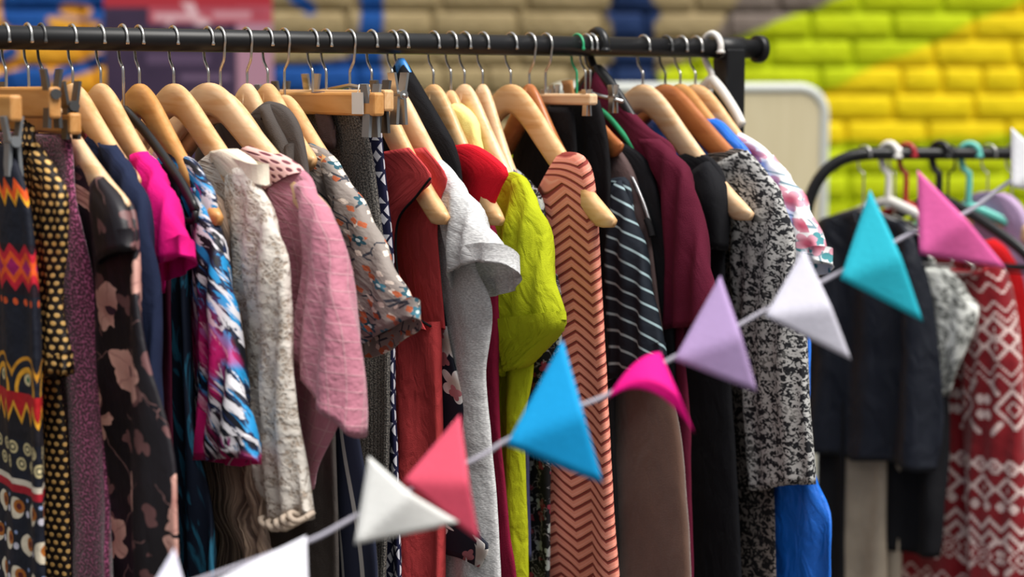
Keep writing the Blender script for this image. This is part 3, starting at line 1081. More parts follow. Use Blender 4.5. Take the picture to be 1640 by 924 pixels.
M_NAVY = plain('navy_jersey', '1C2540')
M_MAGENTA = plain('magenta_jersey', 'E3127E', var=0.06)
M_TAUPE = plain('dark_taupe_wool', '4E4845', 0.95)
M_SALMON = plain('salmon_linen', 'C24446', bump=(70, .0035))
M_BLACK = plain('black_cotton', '121114')
M_BLACK2 = plain('soft_black_jersey', '17171B')
M_RED = plain('bright_red_jersey', 'DB1428', var=0.06)
M_WINE = plain('dark_wine_cloth', '7A0F30')
M_LEMON = plain('pale_lemon_cotton', 'F3EE96')
M_SLATE = plain('slate_violet_jersey', '4A4C6E')
M_LIME = plain('lime_cotton', 'B0B81A', bump=(80, .004), var=0.08)
M_TAUPE2 = plain('mauve_taupe_jersey', '5C4B4A')
M_SUEDE = plain('brown_suede', '5F4539', 0.95, var=0.2, bump=(30, .003), sheen=0.5)
M_BURG = plain('burgundy_crepe', '571029', bump=(40, .003))
M_PLUM = plain('plum_crepe', '4A1028')
M_BLUE = plain('royal_blue_satin', '1A6FDC', 0.38, spec=0.5, bump=(45, .006))
M_SATIN = plain('navy_black_satin', '0D1321', 0.5, spec=0.4, bump=(35, .006))
M_BEIGE = plain('stone_twill', 'A39685')
M_REDSCARF = plain('scarlet_knit', 'D41A20')
M_MAUVE = plain('mauve_satin', 'B093B8', 0.35, spec=0.5)
M_CREAM = plain('cream_cotton', 'DCCFBC')
M_STRAP = plain('tan_strap', 'B98252', 0.6)
M_ZIP = material('dark_zip_metal', (0.25, 0.25, 0.26), 0.35, metal=0.9, space='OBJ')
M_TAGW = material('white_tag', lin('EDEBE4'), 0.6, space='OBJ')

# ================================================================== hangers on the long rack (left to right)
r1 = RAIL1
clip_hanger(r1, -62, 'clip hanger with grey plastic clip holding the folk print skirt', M_WOODO, 0.17, clips=(-0.15, 0.155), clip_mat=M_CLIPGREY, clip_dz=-0.03, top=-0.06)
clip_hanger(r1, 8, 'honey wood bar hanger at the left edge, upper of two', M_WOODO, 0.15, top=-0.052, bar_h=0.032, clips=(-0.12, 0.14), clip_dz=0.012)
clip_hanger(r1, 44, 'honey wood bar hanger with dark spring clip above maroon dress', M_WOODO, 0.14, top=-0.078, bar_h=0.022, clips=(-0.11, 0.125), clip_dz=0.02)
wooden(r1, 66, 'pale wooden hanger carrying the dark pink-flowered dress', M_WOOD2, tip=(205, 330), hook_mat=M_DARKSTEEL, top=-0.06)
wooden(r1, 115, 'pale wooden hanger carrying the long navy top', M_WOOD, tip=(222, 292))
wooden(r1, 160, 'pale wooden hanger carrying the magenta tee', M_WOOD, tip=(265, 300))
tube_hanger(r1, 196, 'black plastic hanger left of the brushstroke blouse', M_PBLACK, 0.19, 0.10, top=-0.078, rad=0.0045, hook_mat=M_STEEL, hook_rad=0.0017, R0=0.0152)
wooden(r1, 222, 'honey wooden hanger carrying the brushstroke print blouse', M_WOODO, tip=(354, 352))
wooden(r1, 277, 'pale wooden hanger carrying the cream lace blouse', M_WOOD, tip=(425, 328), bar=True)
wooden(r1, 333, 'cream wooden hanger carrying the dusty pink check blouse', M_WOOD2, tip=(525, 338), rev=False, top=-0.046, thick=1.15)
wooden(r1, 352, 'thin wooden hanger right behind the pink check blouse hanger', M_WOOD, tip=(548, 392), rev=True, top=-0.055)
wooden(r1, 395, 'cream wooden hanger carrying the dark taupe jacket', M_WOOD2, tip=(468, 270), rev=True)
wooden(r1, 428, 'small honey hanger between taupe jacket and wooden bar', M_WOOD, tip=(505, 260))
wooden(r1, 455, 'wooden hanger carrying the grey woodland print shirt', M_WOOD, tip=(560, 300), top=-0.06, rev=True)
clip_hanger(r1, 500, 'orange wood bar hanger with white size tag above woodland shirt', M_WOODO, 0.16, top=-0.058, bar_h=0.026, clips=(-0.13, 0.14), clip_mat=M_CLIPGREY)
clip_hanger(r1, 522, 'wood bar hanger gripping the grey tweed trousers', M_WOOD, 0.15, top=-0.055, bar_h=0.024, clips=(-0.12, 0.13), clip_mat=M_DARKSTEEL)
clip_hanger(r1, 560, 'metal wire hanger with clips gripping the kite print trousers', M_STEEL, 0.13, top=-0.05, clips=(-0.1, 0.115), clip_mat=M_STEEL, rev=True, wire=True, clip_dz=0.005)
wooden(r1, 595, 'pale wooden hanger carrying the salmon sleeveless dress', M_WOOD, tip=(719, 353))
wooden(r1, 628, 'pale wooden hanger carrying the heather grey tee', M_WOOD2, tip=(745, 325))
tube_hanger(r1, 642, 'bright blue plastic hanger under the black strap top', M_PBLUE, tip=(672, 180), top=-0.022, rad=0.0045, lower=False, swing=8, hook_mat=M_STEEL, hook_rad=0.0017, R0=0.0152)
wooden(r1, 694, 'pale wooden hanger carrying the bright red top', M_WOOD, tip=(806, 356))
wooden(r1, 722, 'wooden hanger carrying the pale lemon top', M_WOOD, tip=(775, 270), top=-0.055)
wooden(r1, 744, 'wooden hanger carrying the lime blouse', M_WOOD2, tip=(832, 306), bar=True)
wooden(r1, 773, 'wooden hanger carrying the slate violet top', M_WOOD2, tip=(832, 300))
wooden(r1, 818, 'thick pale wooden hanger carrying the coral chevron dress', M_WOOD, tip=(986, 357), thick=1.0, bar=True)
wooden(r1, 848, 'reddish wooden hanger right of the coral dress hanger', M_WOODR, tip=(912, 262), rev=True)
clip_hanger(r1, 874, 'pale wood bar hanger gripping the black skirt', M_WOOD2, 0.105, top=-0.06, bar_h=0.014, clips=(-0.09, 0.0, 0.09), clip_mat=M_STEEL, rev=True, clip_s=.55)
wooden(r1, 924, 'honey hanger with bright green plastic hook beside black trousers', M_WOODR, 0.10, 0.06, hook_mat=M_PGREEN, thick=0.7, top=-0.062)
clip_hanger(r1, 938, 'steel clip hanger gripping the black trousers', M_STEEL, 0.08, top=-0.058, bar_h=0.01, clips=(-0.07, 0.06), clip_mat=M_STEEL, wire=True, clip_s=.6)
tube_hanger(r1, 956, 'broad black plastic hanger under the burgundy top', M_PBLACK, tip=(1030, 236), top=-0.03, rad=0.006, hook_rad=0.0055, R0=0.0195, lower=False)
tube_hanger(r1, 946, 'green edged hanger in the neck of the black zip jacket', M_PGREEN, tip=(1024, 262), lower=False, top=-0.07, rad=0.003, hook_mat=M_STEEL, hook_rad=0.0017, R0=0.0152)
wooden(r1, 1030, 'pale wooden hanger carrying the soft black top', M_WOOD2, tip=(1206, 346), bar=True)
wooden(r1, 1066, 'reddish brown hanger carrying the baroque print dress', M_WOODR, tip=(1225, 292), hook_mat=M_DARKSTEEL)
wooden(r1, 1090, 'honey wooden hanger carrying the royal blue satin dress', M_WOODO, tip=(1195, 250))
wooden(r1, 1114, 'wooden hanger carrying the white flowered shirt', M_WOOD, tip=(1270, 318))
tube_hanger(r1, 1140, 'white plastic hanger last before the rack post', M_PWHITE, tip=(1188, 208), top=-0.042, rad=0.0055, hook_rad=0.0042, R0=0.019, lower=False)

# ================================================================== clothes on the long rack (left to right)
g = Garment('folk_skirt', 'black folk print skirt with orange, gold and cream bands at left edge', 'skirt', r1, -62)
g.body([(14, 235), (28, 268), (44, 340), (60, 520), (68, 700), (75, 924), (80, 1100)], M_ETHNIC, 0.010, ripple=(.004, .07, 1), dip=0.0)

g = Garment('dotted_blouse', 'black blouse dotted with gold next to folk skirt', 'blouse', r1, 8)
g.body([(48, 220), (66, 240), (86, 275), (92, 340), (90, 420), (92, 560), (100, 700), (102, 820), (104, 924), (106, 1100)], M_GOLD, 0.010, ripple=(.004, .05, 0), dip=.03)
g.strip([(66, 250), (72, 330), (70, 420), (74, 520), (80, 612)], [(76, 240), (110, 300), (112, 380), (108, 480), (120, 600)], M_GOLD, [.010, .014, .014, .012, .016], off=0.008, mirror=True, ripple=(.003, .03, 0))
g.strip([(42, 250), (40, 235), (46, 226)], [(56, 260), (58, 232), (64, 240)], M_GOLD, 0.006, name='collar', off=0.006)

g = Garment('velvet_dress', 'long maroon speckled velvet dress between gold dots and pink flowers', 'dress', r1, 44)
g.body([(96, 221), (112, 224), (122, 310), (136, 420), (149, 560), (161, 700), (172, 830), (182, 924), (196, 1100)], M_MAROON, 0.010, ripple=(.0065, .075, 2.2), dip=.0, power=0.7)

g = Garment('flowered_dress', 'dark satin dress with large dusty pink flowers', 'dress', r1, 66)
g.body([(143, 256), (176, 292), (207, 335), (221, 420), (232, 500), (247, 600), (262, 700), (274, 800), (279, 924), (282, 1100)], M_DFLOWER, 0.010, ripple=(.006, .085, .4), wr=.003, dip=.05)
g.strip([(160, 300), (168, 350), (180, 420)], [(172, 282), (207, 328), (222, 400)], M_DFLOWER, [.006, .012, .012], name='cap_sleeve', off=.007, mirror=True)

g = Garment('navy_top', 'plain navy top with long sleeve left of magenta tee', 'top', r1, 115)
g.body([(152, 212), (185, 238), (218, 290), (228, 400), (234, 540), (240, 760), (244, 924), (250, 1100)], M_NAVY, 0.009, ripple=(.004, .06, 0))
g.strip([(170, 228), (198, 300), (218, 390), (228, 480), (236, 600), (243, 740)], [(190, 232), (228, 292), (245, 370), (254, 470), (260, 590), (262, 740)], M_NAVY, [.010, .014, .015, .013, .012, .012], off=.006, mirror=True)

g = Garment('magenta_tee', 'bright magenta short sleeved tee', 'tee', r1, 160)
g.body([(206, 238), (240, 250), (262, 300), (266, 360), (262, 430), (258, 470)], M_MAGENTA, 0.009, ripple=(.004, .06, 1))
g.strip([(222, 250), (240, 330), (252, 395), (257, 452)], [(240, 242), (272, 295), (293, 352), (310, 412)], M_MAGENTA, [.010, .018, .020, .020], [0, 0, .002, .006], off=.006, mirror=True, wr=.004)
g = Garment('wine_undershirt', 'dark wine top hanging under the magenta sleeve', 'top', r1, 172)
g.body([(225, 262), (250, 300), (268, 400), (272, 520), (275, 700), (276, 924), (278, 1100)], M_PLUM, 0.006)

g = Garment('streaked_dress', 'long navy and teal streaked dress below the brushstroke blouse', 'dress', r1, 196)
g.body([(260, 300), (290, 340), (298, 480), (305, 600), (322, 740), (338, 850), (348, 924), (356, 1100)], M_TEALP, 0.008, ripple=(.005, .05, 0))

g = Garment('brushstroke_blouse', 'blouse in black, blue, white and pink brushstrokes', 'blouse', r1, 222)
g.body([(276, 238), (312, 262), (342, 306), (346, 380), (346, 500), (347, 600), (348, 692)], M_ABSTRACT, 0.012, ripple=(.006, .08, .5), wr=.003)
g.strip([(312, 300), (328, 400), (338, 500), (338, 620), (318, 738)], [(330, 300), (352, 375), (372, 480), (388, 600), (418, 735)], M_ABSTRACT, [.010, .016, .020, .022, .026], [0, 0, 0, .002, .004], off=.004, mirror=True, wr=.004)
g.strip([(262, 262), (268, 290), (266, 330)], [(292, 262), (300, 292), (296, 340)], M_NFLOWER, .006, name='collar', off=.010)

g = Garment('tulle_skirt', 'beige tulle skirt with soft pleats under the lace blouse', 'skirt', r1, 258)
g.body([(330, 300), (360, 330), (384, 440), (398, 600), (414, 740), (426, 850), (433, 924), (442, 1100)], M_TULLE, 0.008, ripple=(.007, .025, 0))

g = Garment('lace_blouse', 'cream lace blouse with frilled sleeve end', 'blouse', r1, 277)
g.body([(352, 238), (388, 262), (418, 320), (420, 420), (424, 560), (430, 680), (440, 770), (450, 800)], M_LACE, 0.010, ripple=(.006, .05, 1), wr=.003)
sl_ = g.strip([(372, 268), (380, 380), (388, 500), (398, 620), (412, 720), (450, 836)], [(408, 268), (440, 335), (464, 430), (473, 560), (484, 700), (502, 826)], M_LACE, [.010, .018, .018, .017, .018, .014], [0, 0, 0, 0, 0, .003], off=.006, mirror=True, wr=.006, edge=.004)
for i, (x, y) in enumerate(((452, 832), (464, 837), (477, 836), (488, 830), (499, 824))):
    u, z = g.pl.uz(x, y)
    b = [(u + .010 * math.cos(a), -.012 + .012 * math.sin(a), z + .003 * math.sin(2 * a) - g.rt.location.z) for a in [k * math.pi / 6 for k in range(13)]]
    tube('frill', b, .0032, M_LACE, sl_, 6, False)
g.strip([(346, 244), (352, 262), (366, 284)], [(372, 238), (402, 258), (428, 300)], M_CREAM, [.0125, .0130, .0130], name='collar', off=.0005, wr=.001)

g = Garment('check_blouse', 'dusty pink window check blouse with wide turned sleeve', 'blouse', r1, 333)
g.body([(408, 234), (470, 262), (530, 335), (548, 420), (552, 540), (548, 640), (530, 720), (498, 782)], M_CHECK, 0.012, ripple=(.006, .09, 2), wr=.004)
g.strip([(486, 300), (505, 380), (508, 450), (500, 520), (497, 548), (500, 572)], [(498, 288), (538, 345), (558, 430), (573, 520), (580, 610), (585, 700)], M_CHECK, [.008, .020, .026, .030, .032, .034], [0, 0, 0, 0, .004, .012], off=.008, mirror=True, wr=.006)
g.strip([(400, 242), (402, 262), (410, 290), (424, 318)], [(411, 233), (444, 246), (472, 262), (484, 276)], M_YOKE, [.0132, .0138, .0142, .0145], name='crochet_yoke', off=.001, wr=0.0, neck=False, hem=False, hemwave=0.0)

g = Garment('taupe_jacket', 'dark taupe wool jacket right of the pink check blouse', 'jacket', r1, 395)
g.body([(432, 162), (456, 170), (474, 196), (487, 240), (502, 310), (517, 400), (528, 520), (536, 700), (540, 924), (542, 1100)], M_TAUPE, 0.009, dip=.03, ripple=(.003, .07, 0))
g.strip([(432, 176), (440, 200), (456, 236), (470, 270)], [(440, 166), (454, 190), (470, 226), (480, 262)], M_TAUPE, [.0115, .013, .013, .012], name='lapel', off=.004, wr=.001)

g = Garment('ticking_trousers', 'navy trousers with grey vertical stripes at the bottom', 'trousers', r1, 425)
g.body([(500, 330), (540, 400), (560, 560), (578, 740), (592, 840), (600, 924), (606, 1100)], M_PIN, 0.008, dip=0, ripple=(.005, .09, 0))

g = Garment('woodland_shirt', 'taupe shirt with small fox and leaf print, short sleeve out', 'shirt', r1, 455)
g.body([(478, 213), (518, 236), (556, 300), (566, 400), (570, 540), (572, 680), (574, 760)], M_FOX, 0.010, wr=.003, ripple=(.004, .08, 0))
g.strip([(528, 270), (548, 360), (562, 450), (572, 520), (584, 574)], [(536, 250), (580, 312), (618, 388), (650, 455), (678, 512)], M_FOX, [.010, .018, .020, .020, .020], [0, 0, 0, .003, .006], off=.006, mirror=True, wr=.003, ripple=(.002, .05, 0))

g = Garment('tweed_trousers', 'grey wool tweed trousers gripped by clips', 'trousers', r1, 520)
g.body([(574, 168), (592, 240), (602, 320), (614, 440), (621, 560), (620, 740), (616, 924), (616, 1100)], M_TWEED, 0.009, dip=0, ripple=(.004, .07, 0))
g.strip([(522, 148), (530, 190), (538, 230)], [(540, 146), (551, 190), (558, 235)], M_TAUPE2, .004, name='belt_strap', off=.018)
g = Garment('kite_trousers', 'navy trousers in white kite print', 'trousers', r1, 556)
g.body([(604, 156), (614, 250), (623, 380), (631, 560), (639, 740), (645, 924), (648, 1100)], M_GEO, 0.008, dip=0, ripple=(.004, .06, 1))

g = Garment('salmon_dress', 'salmon red sleeveless dress with open armhole', 'dress', r1, 595)
g.strip([(612, 246), (606, 268), (603, 300), (602, 350), (604, 440), (612, 530)], [(670, 236), (708, 284), (686, 312), (652, 356), (654, 440), (698, 524)], M_SALMON, .003, name='front_panel', off=.0125, wr=.002, hem=False)
g.strip([(612, 246), (607, 268), (605, 300), (606, 350), (610, 440), (616, 530)], [(670, 236), (706, 284), (696, 320), (692, 370), (696, 440), (703, 524)], M_SALMON, .003, name='back_panel', off=-.0085, wr=.002, hem=False)
g.strip([(604, 505), (600, 560), (598, 700), (596, 924), (594, 1100)], [(701, 515), (705, 580), (704, 700), (707, 924), (712, 1100)], M_SALMON, [.013, .012, .011, .012, .012], name='skirt', wr=.004, ripple=(.007, .08, 1.0), neck=False)
g.ribbon([(707, 285), (686, 312), (654, 356), (655, 440), (680, 500), (700, 522, -.006)], .0015, M_BLACK, 'armhole_edge', .0145)

g = Garment('blossom_dress', 'navy dress with white blossom seen between salmon dress and grey tee', 'dress', r1, 616)
g.body([(662, 290), (682, 320), (694, 380), (706, 470), (722, 560), (744, 650), (740, 720), (752, 800), (764, 850), (784, 872), (770, 905)], M_NFLOWER, 0.006, dip=.03, shoulder=.006)

g = Garment('grey_tee', 'heather grey tee with wide open short sleeve', 'tee', r1, 628)
g.body([(662, 233), (712, 262), (752, 325), (764, 420), (784, 490), (777, 600), (783, 700), (790, 800), (798, 924), (802, 1100)], M_HEATHER, 0.010, wr=.003, ripple=(.005, .09, .8))
g.strip([(702, 268), (722, 350), (730, 420), (732, 468)], [(718, 262), (764, 325), (800, 388), (826, 434)], M_HEATHER, [.010, .022, .030, .034], [0, 0, .006, .018], off=.006, mirror=True, wr=.004)

g = Garment('strappy_camisole', 'black strappy camisole sloping from the blue hanger', 'top', r1, 642, swing=8)
g.body([(650, 103), (676, 145), (704, 192), (728, 238), (740, 300), (745, 420), (750, 600), (752, 900)], M_BLACK, 0.007, far=0.75, dip=.03)

g = Garment('red_top', 'bright red sleeveless top draped off a wooden hanger', 'top', r1, 694)
g.body([(727, 228), (768, 236), (810, 272), (802, 300), (788, 340), (776, 420), (766, 480)], M_RED, 0.009, dip=.02)
g = Garment('wine_dress', 'dark wine red dress strip below the red top', 'dress', r1, 708)
g.body([(770, 320), (795, 380), (800, 500), (797, 600), (802, 720), (816, 850), (826, 924), (832, 1100)], M_WINE, 0.007)

g = Garment('lemon_top', 'pale lemon top in gathers among wooden hangers', 'top', r1, 722)
g.body([(734, 165), (756, 184), (767, 216), (774, 300), (776, 600), (776, 900)], M_LEMON, 0.010, far=0.8, ripple=(.003, .02, 0), dip=.01)

g = Garment('lime_blouse', 'lime green blouse with gathered sleeve cuff', 'blouse', r1, 744)
g.body([(822, 275), (848, 296), (856, 380), (852, 480), (848, 600), (840, 700), (842, 924), (846, 1100)], M_LIME, 0.010, wr=.003, ripple=(.006, .06, .3), dip=.03)
sl_ = g.strip([(832, 288), (822, 360), (810, 440), (800, 510), (806, 540)], [(846, 282), (876, 350), (890, 430), (900, 490), (902, 512)], M_LIME, [.008, .020, .026, .028, .026], off=.008, mirror=True, wr=.005, hem=False)
g.strip([(802, 512), (806, 550), (818, 600)], [(902, 498), (896, 530), (850, 584)], M_LIME, [.027, .024, .014], name='cuff', off=.008, wr=.004, gather=.0022, M=72, neck=False).parent = sl_

g = Garment('violet_top', 'slate violet jersey top behind the lime blouse', 'top', r1, 773)
g.body([(780, 226), (815, 256), (838, 330), (842, 480), (846, 700), (850, 900)], M_SLATE, 0.007)
g = Garment('sprigged_dress', 'black dress sprigged with small pale flowers left of coral dress', 'dress', r1, 788)
g.body([(812, 262), (846, 288), (868, 326), (882, 400), (894, 480), (892, 580), (886, 720), (884, 924), (888, 1100)], M_BFLOWER, 0.008, ripple=(.004, .06, 1))

g = Garment('chevron_dress', 'long coral chevron knit dress', 'dress', r1, 818)
g.body([(902, 243), (930, 248), (947, 285), (955, 380), (962, 500), (972, 620), (984, 760), (995, 924), (1006, 1100)], M_CHEV, 0.013, ripple=(.005, .12, 2.0), wr=.002, dip=.15, shoulder=.016)

g = Garment('black_skirt', 'black skirt with waistband gripped by clips', 'skirt', r1, 872)
g.body([(914, 172), (918, 186), (923, 250), (930, 420), (934, 700), (938, 1000)], M_BLACK, 0.008, dip=0)
g = Garment('black_trousers', 'black trousers left of the burgundy top', 'trousers', r1, 906)
g.body([(958, 160), (966, 190), (974, 250), (980, 340), (984, 500), (988, 700), (992, 924), (992, 1100)], M_BLACK, 0.009, dip=0, ripple=(.004, .05, 0))
g = Garment('leather_strap', 'tan leather strap hanging below the green hook', 'strap', r1, 919)
g.strip([(900, 130), (908, 160), (918, 196)], [(916, 128), (921, 160), (922, 200)], M_STRAP, .003, name='strap_loop', wr=.001)

g = Garment('striped_top', 'navy top with thin pale slanting stripes', 'top', r1, 920)
g.body([(984, 285), (1006, 292), (1016, 380), (1018, 480), (1016, 590)], M_STRIPE, 0.008)
g.strip([(984, 310), (984, 400), (980, 500), (974, 612)], [(1000, 288), (1028, 372), (1048, 470), (1070, 574)], M_STRIPE, [.010, .018, .020, .020], off=.005, mirror=True, wr=.004)

g = Garment('suede_dress', 'taupe dress ending in a long brown suede skirt', 'dress', r1, 932)
g.body([(985, 232), (1015, 280), (1042, 390), (1056, 500), (1070, 600)], M_TAUPE2, 0.008, name='bodice', hem=False)
g.strip([(972, 590), (968, 700), (964, 820), (960, 924), (956, 1100)], [(1068, 590), (1084, 690), (1096, 800), (1104, 924), (1112, 1100)], M_SUEDE, [.009, .011, .012, .012, .012], name='skirt', wr=.002, neck=False, ripple=(.004, .14, 2.5))

g = Garment('zip_jacket', 'black zip jacket with green hanger showing at its neck', 'jacket', r1, 944)
g.body([(996, 226), (1030, 250), (1048, 290), (1060, 345), (1074, 420), (1080, 560), (1084, 800), (1086, 1000)], M_BLACK2, 0.010, dip=.02)
zp_ = g.ribbon([(1012, 262), (1030, 292), (1046, 330), (1054, 356)], .0028, M_ZIP, 'zip', .013)
g.ribbon([(1051, 350), (1056, 362), (1060, 378)], .0042, M_BLACK, 'zip_pull', .015).parent = zp_

g = Garment('burgundy_top', 'burgundy top peaked at the rail with wide kimono sleeve', 'top', r1, 956)
g.body([(960, 112), (992, 158), (1040, 205), (1076, 240), (1086, 300), (1092, 420), (1100, 540), (1108, 700), (1114, 924), (1118, 1100)], M_BURG, 0.010, wr=.004, ripple=(.005, .09, 1), dip=.03)
g.strip([(1030, 222), (1066, 300), (1080, 400), (1078, 470), (1075, 530)], [(1060, 222), (1106, 272), (1128, 360), (1146, 450), (1156, 532)], M_BURG, [.010, .018, .022, .022, .022], [0, 0, 0, .002, .004], off=.006, mirror=True, wr=.003)

g = Garment('soft_black_top', 'soft black top with hanger end poking out of its armhole', 'top', r1, 1030)
g.body([(1112, 242), (1140, 254), (1160, 285), (1166, 340), (1160, 430), (1168, 600), (1180, 760), (1186, 924), (1190, 1100)], M_BLACK2, 0.010, dip=.03)
g.strip([(1118, 280), (1128, 340), (1124, 400)], [(1146, 258), (1172, 310), (1172, 400)], M_BLACK2, [.008, .018, .014], name='cap_sleeve', off=.012, mirror=True)

g = Garment('baroque_dress', 'black and white baroque print dress with long straight sleeve', 'dress', r1, 1066)
g.body([(1150, 240), (1196, 242), (1224, 290), (1232, 430), (1232, 620), (1238, 780), (1243, 924), (1246, 1100)], M_DAMASK2, 0.009, wr=.002)
g.strip([(1158, 262), (1172, 360), (1186, 480), (1198, 620), (1210, 782)], [(1204, 240), (1262, 320), (1286, 460), (1301, 620), (1310, 774)], M_DAMASK, [.010, .018, .020, .020, .018], [0, 0, 0, 0, .002], off=.008, mirror=True, wr=.003)

g = Garment('satin_dress', 'royal blue satin dress showing at shoulder and hem', 'dress', r1, 1090)
g.body([(1124, 183), (1162, 200), (1206, 255), (1255, 330), (1278, 450), (1294, 560), (1304, 680), (1312, 770), (1330, 850), (1326, 924), (1316, 1100)], M_BLUE, 0.010, wr=.007, ripple=(.006, .05, 0), dip=.02)

g = Garment('flowered_shirt', 'white shirt with pink and teal garden flowers at rack end', 'shirt', r1, 1114)
g.body([(1182, 210), (1232, 244), (1268, 310), (1276, 420), (1278, 600), (1278, 800)], M_WFLOWER, 0.009, wr=.003)
g.strip([(1222, 255), (1254, 340), (1274, 440)], [(1240, 248), (1290, 318), (1332, 424)], M_WFLOWER, [.010, .020, .024], [0, 0, .006], off=.004, mirror=True, wr=.004)

# small tags
for px, u, z, lb in ((505, .125, -.083, 'white paper size tag on the orange wood bar'),):
    pl = Plane(r1, px - 5)
    rt = frame_root('size_tag', lb, 'tag', pl, pl.rz + z)
    box('card', (u, -.0085, .013), (.026, .001, .024), M_TAGW, rt)
    tube('string', [(u, -.0085, .024), (u, -.006, .034)], .0006, M_TAGW, rt, 5)

# ================================================================== second rack
r2 = RAIL2
GR2 = 'clothes hanging on the far rack'
wkw = dict(top=-0.075)
tube_hanger(r2, 1384, 'wire hanger carrying the navy satin top on far rack', M_STEEL, 0.17, 0.07, top=-0.085, rad=.0018, hook_rad=.0017, R0=.0125, name='wire_hanger')
tube_hanger(r2, 1424, 'white plastic hanger beside the wire hanger on far rack', M_PWHITE, 0.17, 0.08, top=-0.075, rad=.006, hook_rad=.0055, R0=.0165, lower=False)
tube_hanger(r2, 1434, 'thin steel hanger between white and red hangers on far rack', M_STEEL, 0.15, 0.07, top=-0.10, rad=.0018, hook_rad=.0017, R0=.0125, name='wire_hanger')
tube_hanger(r2, 1452, 'dark red plastic hanger on far rack', M_PRED, 0.15, 0.09, top=-0.08, rad=.005, hook_rad=.0042, R0=.0155)
tube_hanger(r2, 1505, 'thick black plastic hanger on far rack behind pink flag', M_PBLACK, 0.17, 0.09, top=-0.07, rad=.006, hook_rad=.006, R0=.0165)
tube_hanger(r2, 1520, 'thin black wire hanger right of the thick black one', M_PBLACK, 0.16, 0.09, top=-0.08, rad=.0022, hook_rad=.0022, R0=.0125, rev=True, name='wire_hanger')
tube_hanger(r2, 1553, 'teal plastic hanger with arm sloping to the right', M_PTEAL, 0.19, 0.10, top=-0.085, rad=.006, hook_rad=.0052, R0=.0155, swing=20)
wooden(r2, 1583, 'wooden hanger under mauve satin on far rack', M_WOOD2, .17, .06, top=-0.085)
wooden(r2, 1622, 'wooden hanger furthest right on far rack', M_WOOD, .17, .09, top=-0.085)

g = Garment('satin_blouse', 'navy black satin blouse at left end of far rack', 'top', r2, 1384, swing=0, group=GR2)
g.body([(1392, 338), (1425, 348), (1462, 372), (1484, 450), (1497, 560), (1503, 650), (1502, 705), (1494, 756)], M_SATIN, 0.009, ripple=(.013, .085, .5), wr=.006, dip=.02)
g.strip([(1312, 480), (1310, 620), (1306, 760), (1302, 924), (1300, 1100)], [(1352, 480), (1352, 620), (1350, 760), (1348, 924), (1346, 1100)], M_BLACK2, .008, name='underskirt', off=-.012, wr=.004, ripple=(.005, .05, 0))
g = Garment('stone_trousers', 'stone coloured trousers below the satin top', 'trousers', r2, 1410, group=GR2)
g.strip([(1352, 420), (1348, 560), (1344, 700), (1340, 924), (1338, 1100)], [(1426, 420), (1424, 560), (1422, 700), (1420, 924), (1420, 1100)], M_BEIGE, .010, name='leg', wr=.002, ripple=(.004, .07, 0))
g.strip([(1400, 420), (1404, 560), (1406, 700), (1408, 924), (1408, 1100)], [(1440, 420), (1438, 560), (1436, 700), (1434, 924), (1432, 1100)], M_BEIGE, .008, name='leg', wr=.002, off=-.016)
g = Garment('black_dress', 'long black dress between stone trousers and nordic knit', 'dress', r2, 1436, group=GR2)
g.body([(1446, 350), (1474, 380), (1500, 460), (1512, 600), (1516, 740), (1512, 850), (1508, 892)], M_BLACK2, 0.009, ripple=(.012, .08, 2), wr=.005, dip=.03)
g = Garment('lace_blouse', 'grey white lace blouse with hanging sleeve on far rack', 'top', r2, 1452, group=GR2)
g.body([(1462, 368), (1482, 390), (1500, 430), (1508, 520), (1506, 600)], M_LACE2, 0.012, dip=.03)
g.strip([(1478, 425), (1484, 500), (1502, 580), (1518, 634)], [(1530, 428), (1562, 470), (1574, 510), (1530, 630)], M_LACE2, [.02, .026, .022, .006], off=.02, wr=.008)
g = Garment('nordic_dress', 'red knitted dress with white nordic snowflake bands', 'dress', r2, 1512, group=GR2)
g.body([(1538, 372), (1570, 385), (1588, 420), (1594, 520), (1600, 700), (1606, 924), (1610, 1100)], M_FAIR, 0.020, far=.6, dip=.03, ripple=(.006, .11, 0))
g.strip([(1562, 400), (1558, 480), (1556, 620), (1557, 800), (1560, 924), (1562, 1100)], [(1582, 388), (1622, 440), (1642, 560), (1656, 760), (1664, 924), (1668, 1100)], M_FAIR, [.02, .032, .034, .032, .032, .03], off=.018, wr=.004)
g = Garment('mauve_scarf', 'pale mauve satin cloth over the far rack hangers', 'scarf', r2, 1590, group=GR2)
g.body([(1604, 308), (1625, 318), (1645, 345), (1655, 400), (1658, 470)], M_MAUVE, 0.014, wr=.006, dip=.0)
g = Garment('scarlet_knit', 'scarlet red knit at right edge behind the pink flag', 'top', r2, 1560, swing=14, group=GR2)
g.body([(1592, 382), (1620, 402), (1645, 440), (1662, 500), (1668, 620), (1672, 924)], M_REDSCARF, 0.016, dip=.01)
g = Garment('black_knit', 'black knit at right edge above the scarlet knit', 'top', r2, 1600, swing=10, group=GR2)
g.body([(1625, 345), (1650, 365), (1670, 430), (1690, 600), (1695, 924)], M_BLACK2, 0.014, dip=.01)

# ================================================================== bunting strung in front of the racks
def flag_mat(name, h):
    c = lin(h)
    def f(u, v, w):
        n = noi(vec(u, v, w), 240, 2)
        return mix(n, tuple(x * .94 for x in c), tuple(min(1, x * 1.05) for x in c)), {'height': n, 'dist': .0004}
    return material(name, f, 0.7, 0.2, space='OBJ', transl=0.15)
bt = root('bunting', 'string of coloured triangular flags hanging across the front of the racks', 'bunting', at_depth(820, 720, 1.62))
BO = bt.location.copy()
def fdepth(px): return 1.42 + 0.24 * px / 1640.0
M_CORD = flag_mat('grey_white_cord', 'B4B1BE')
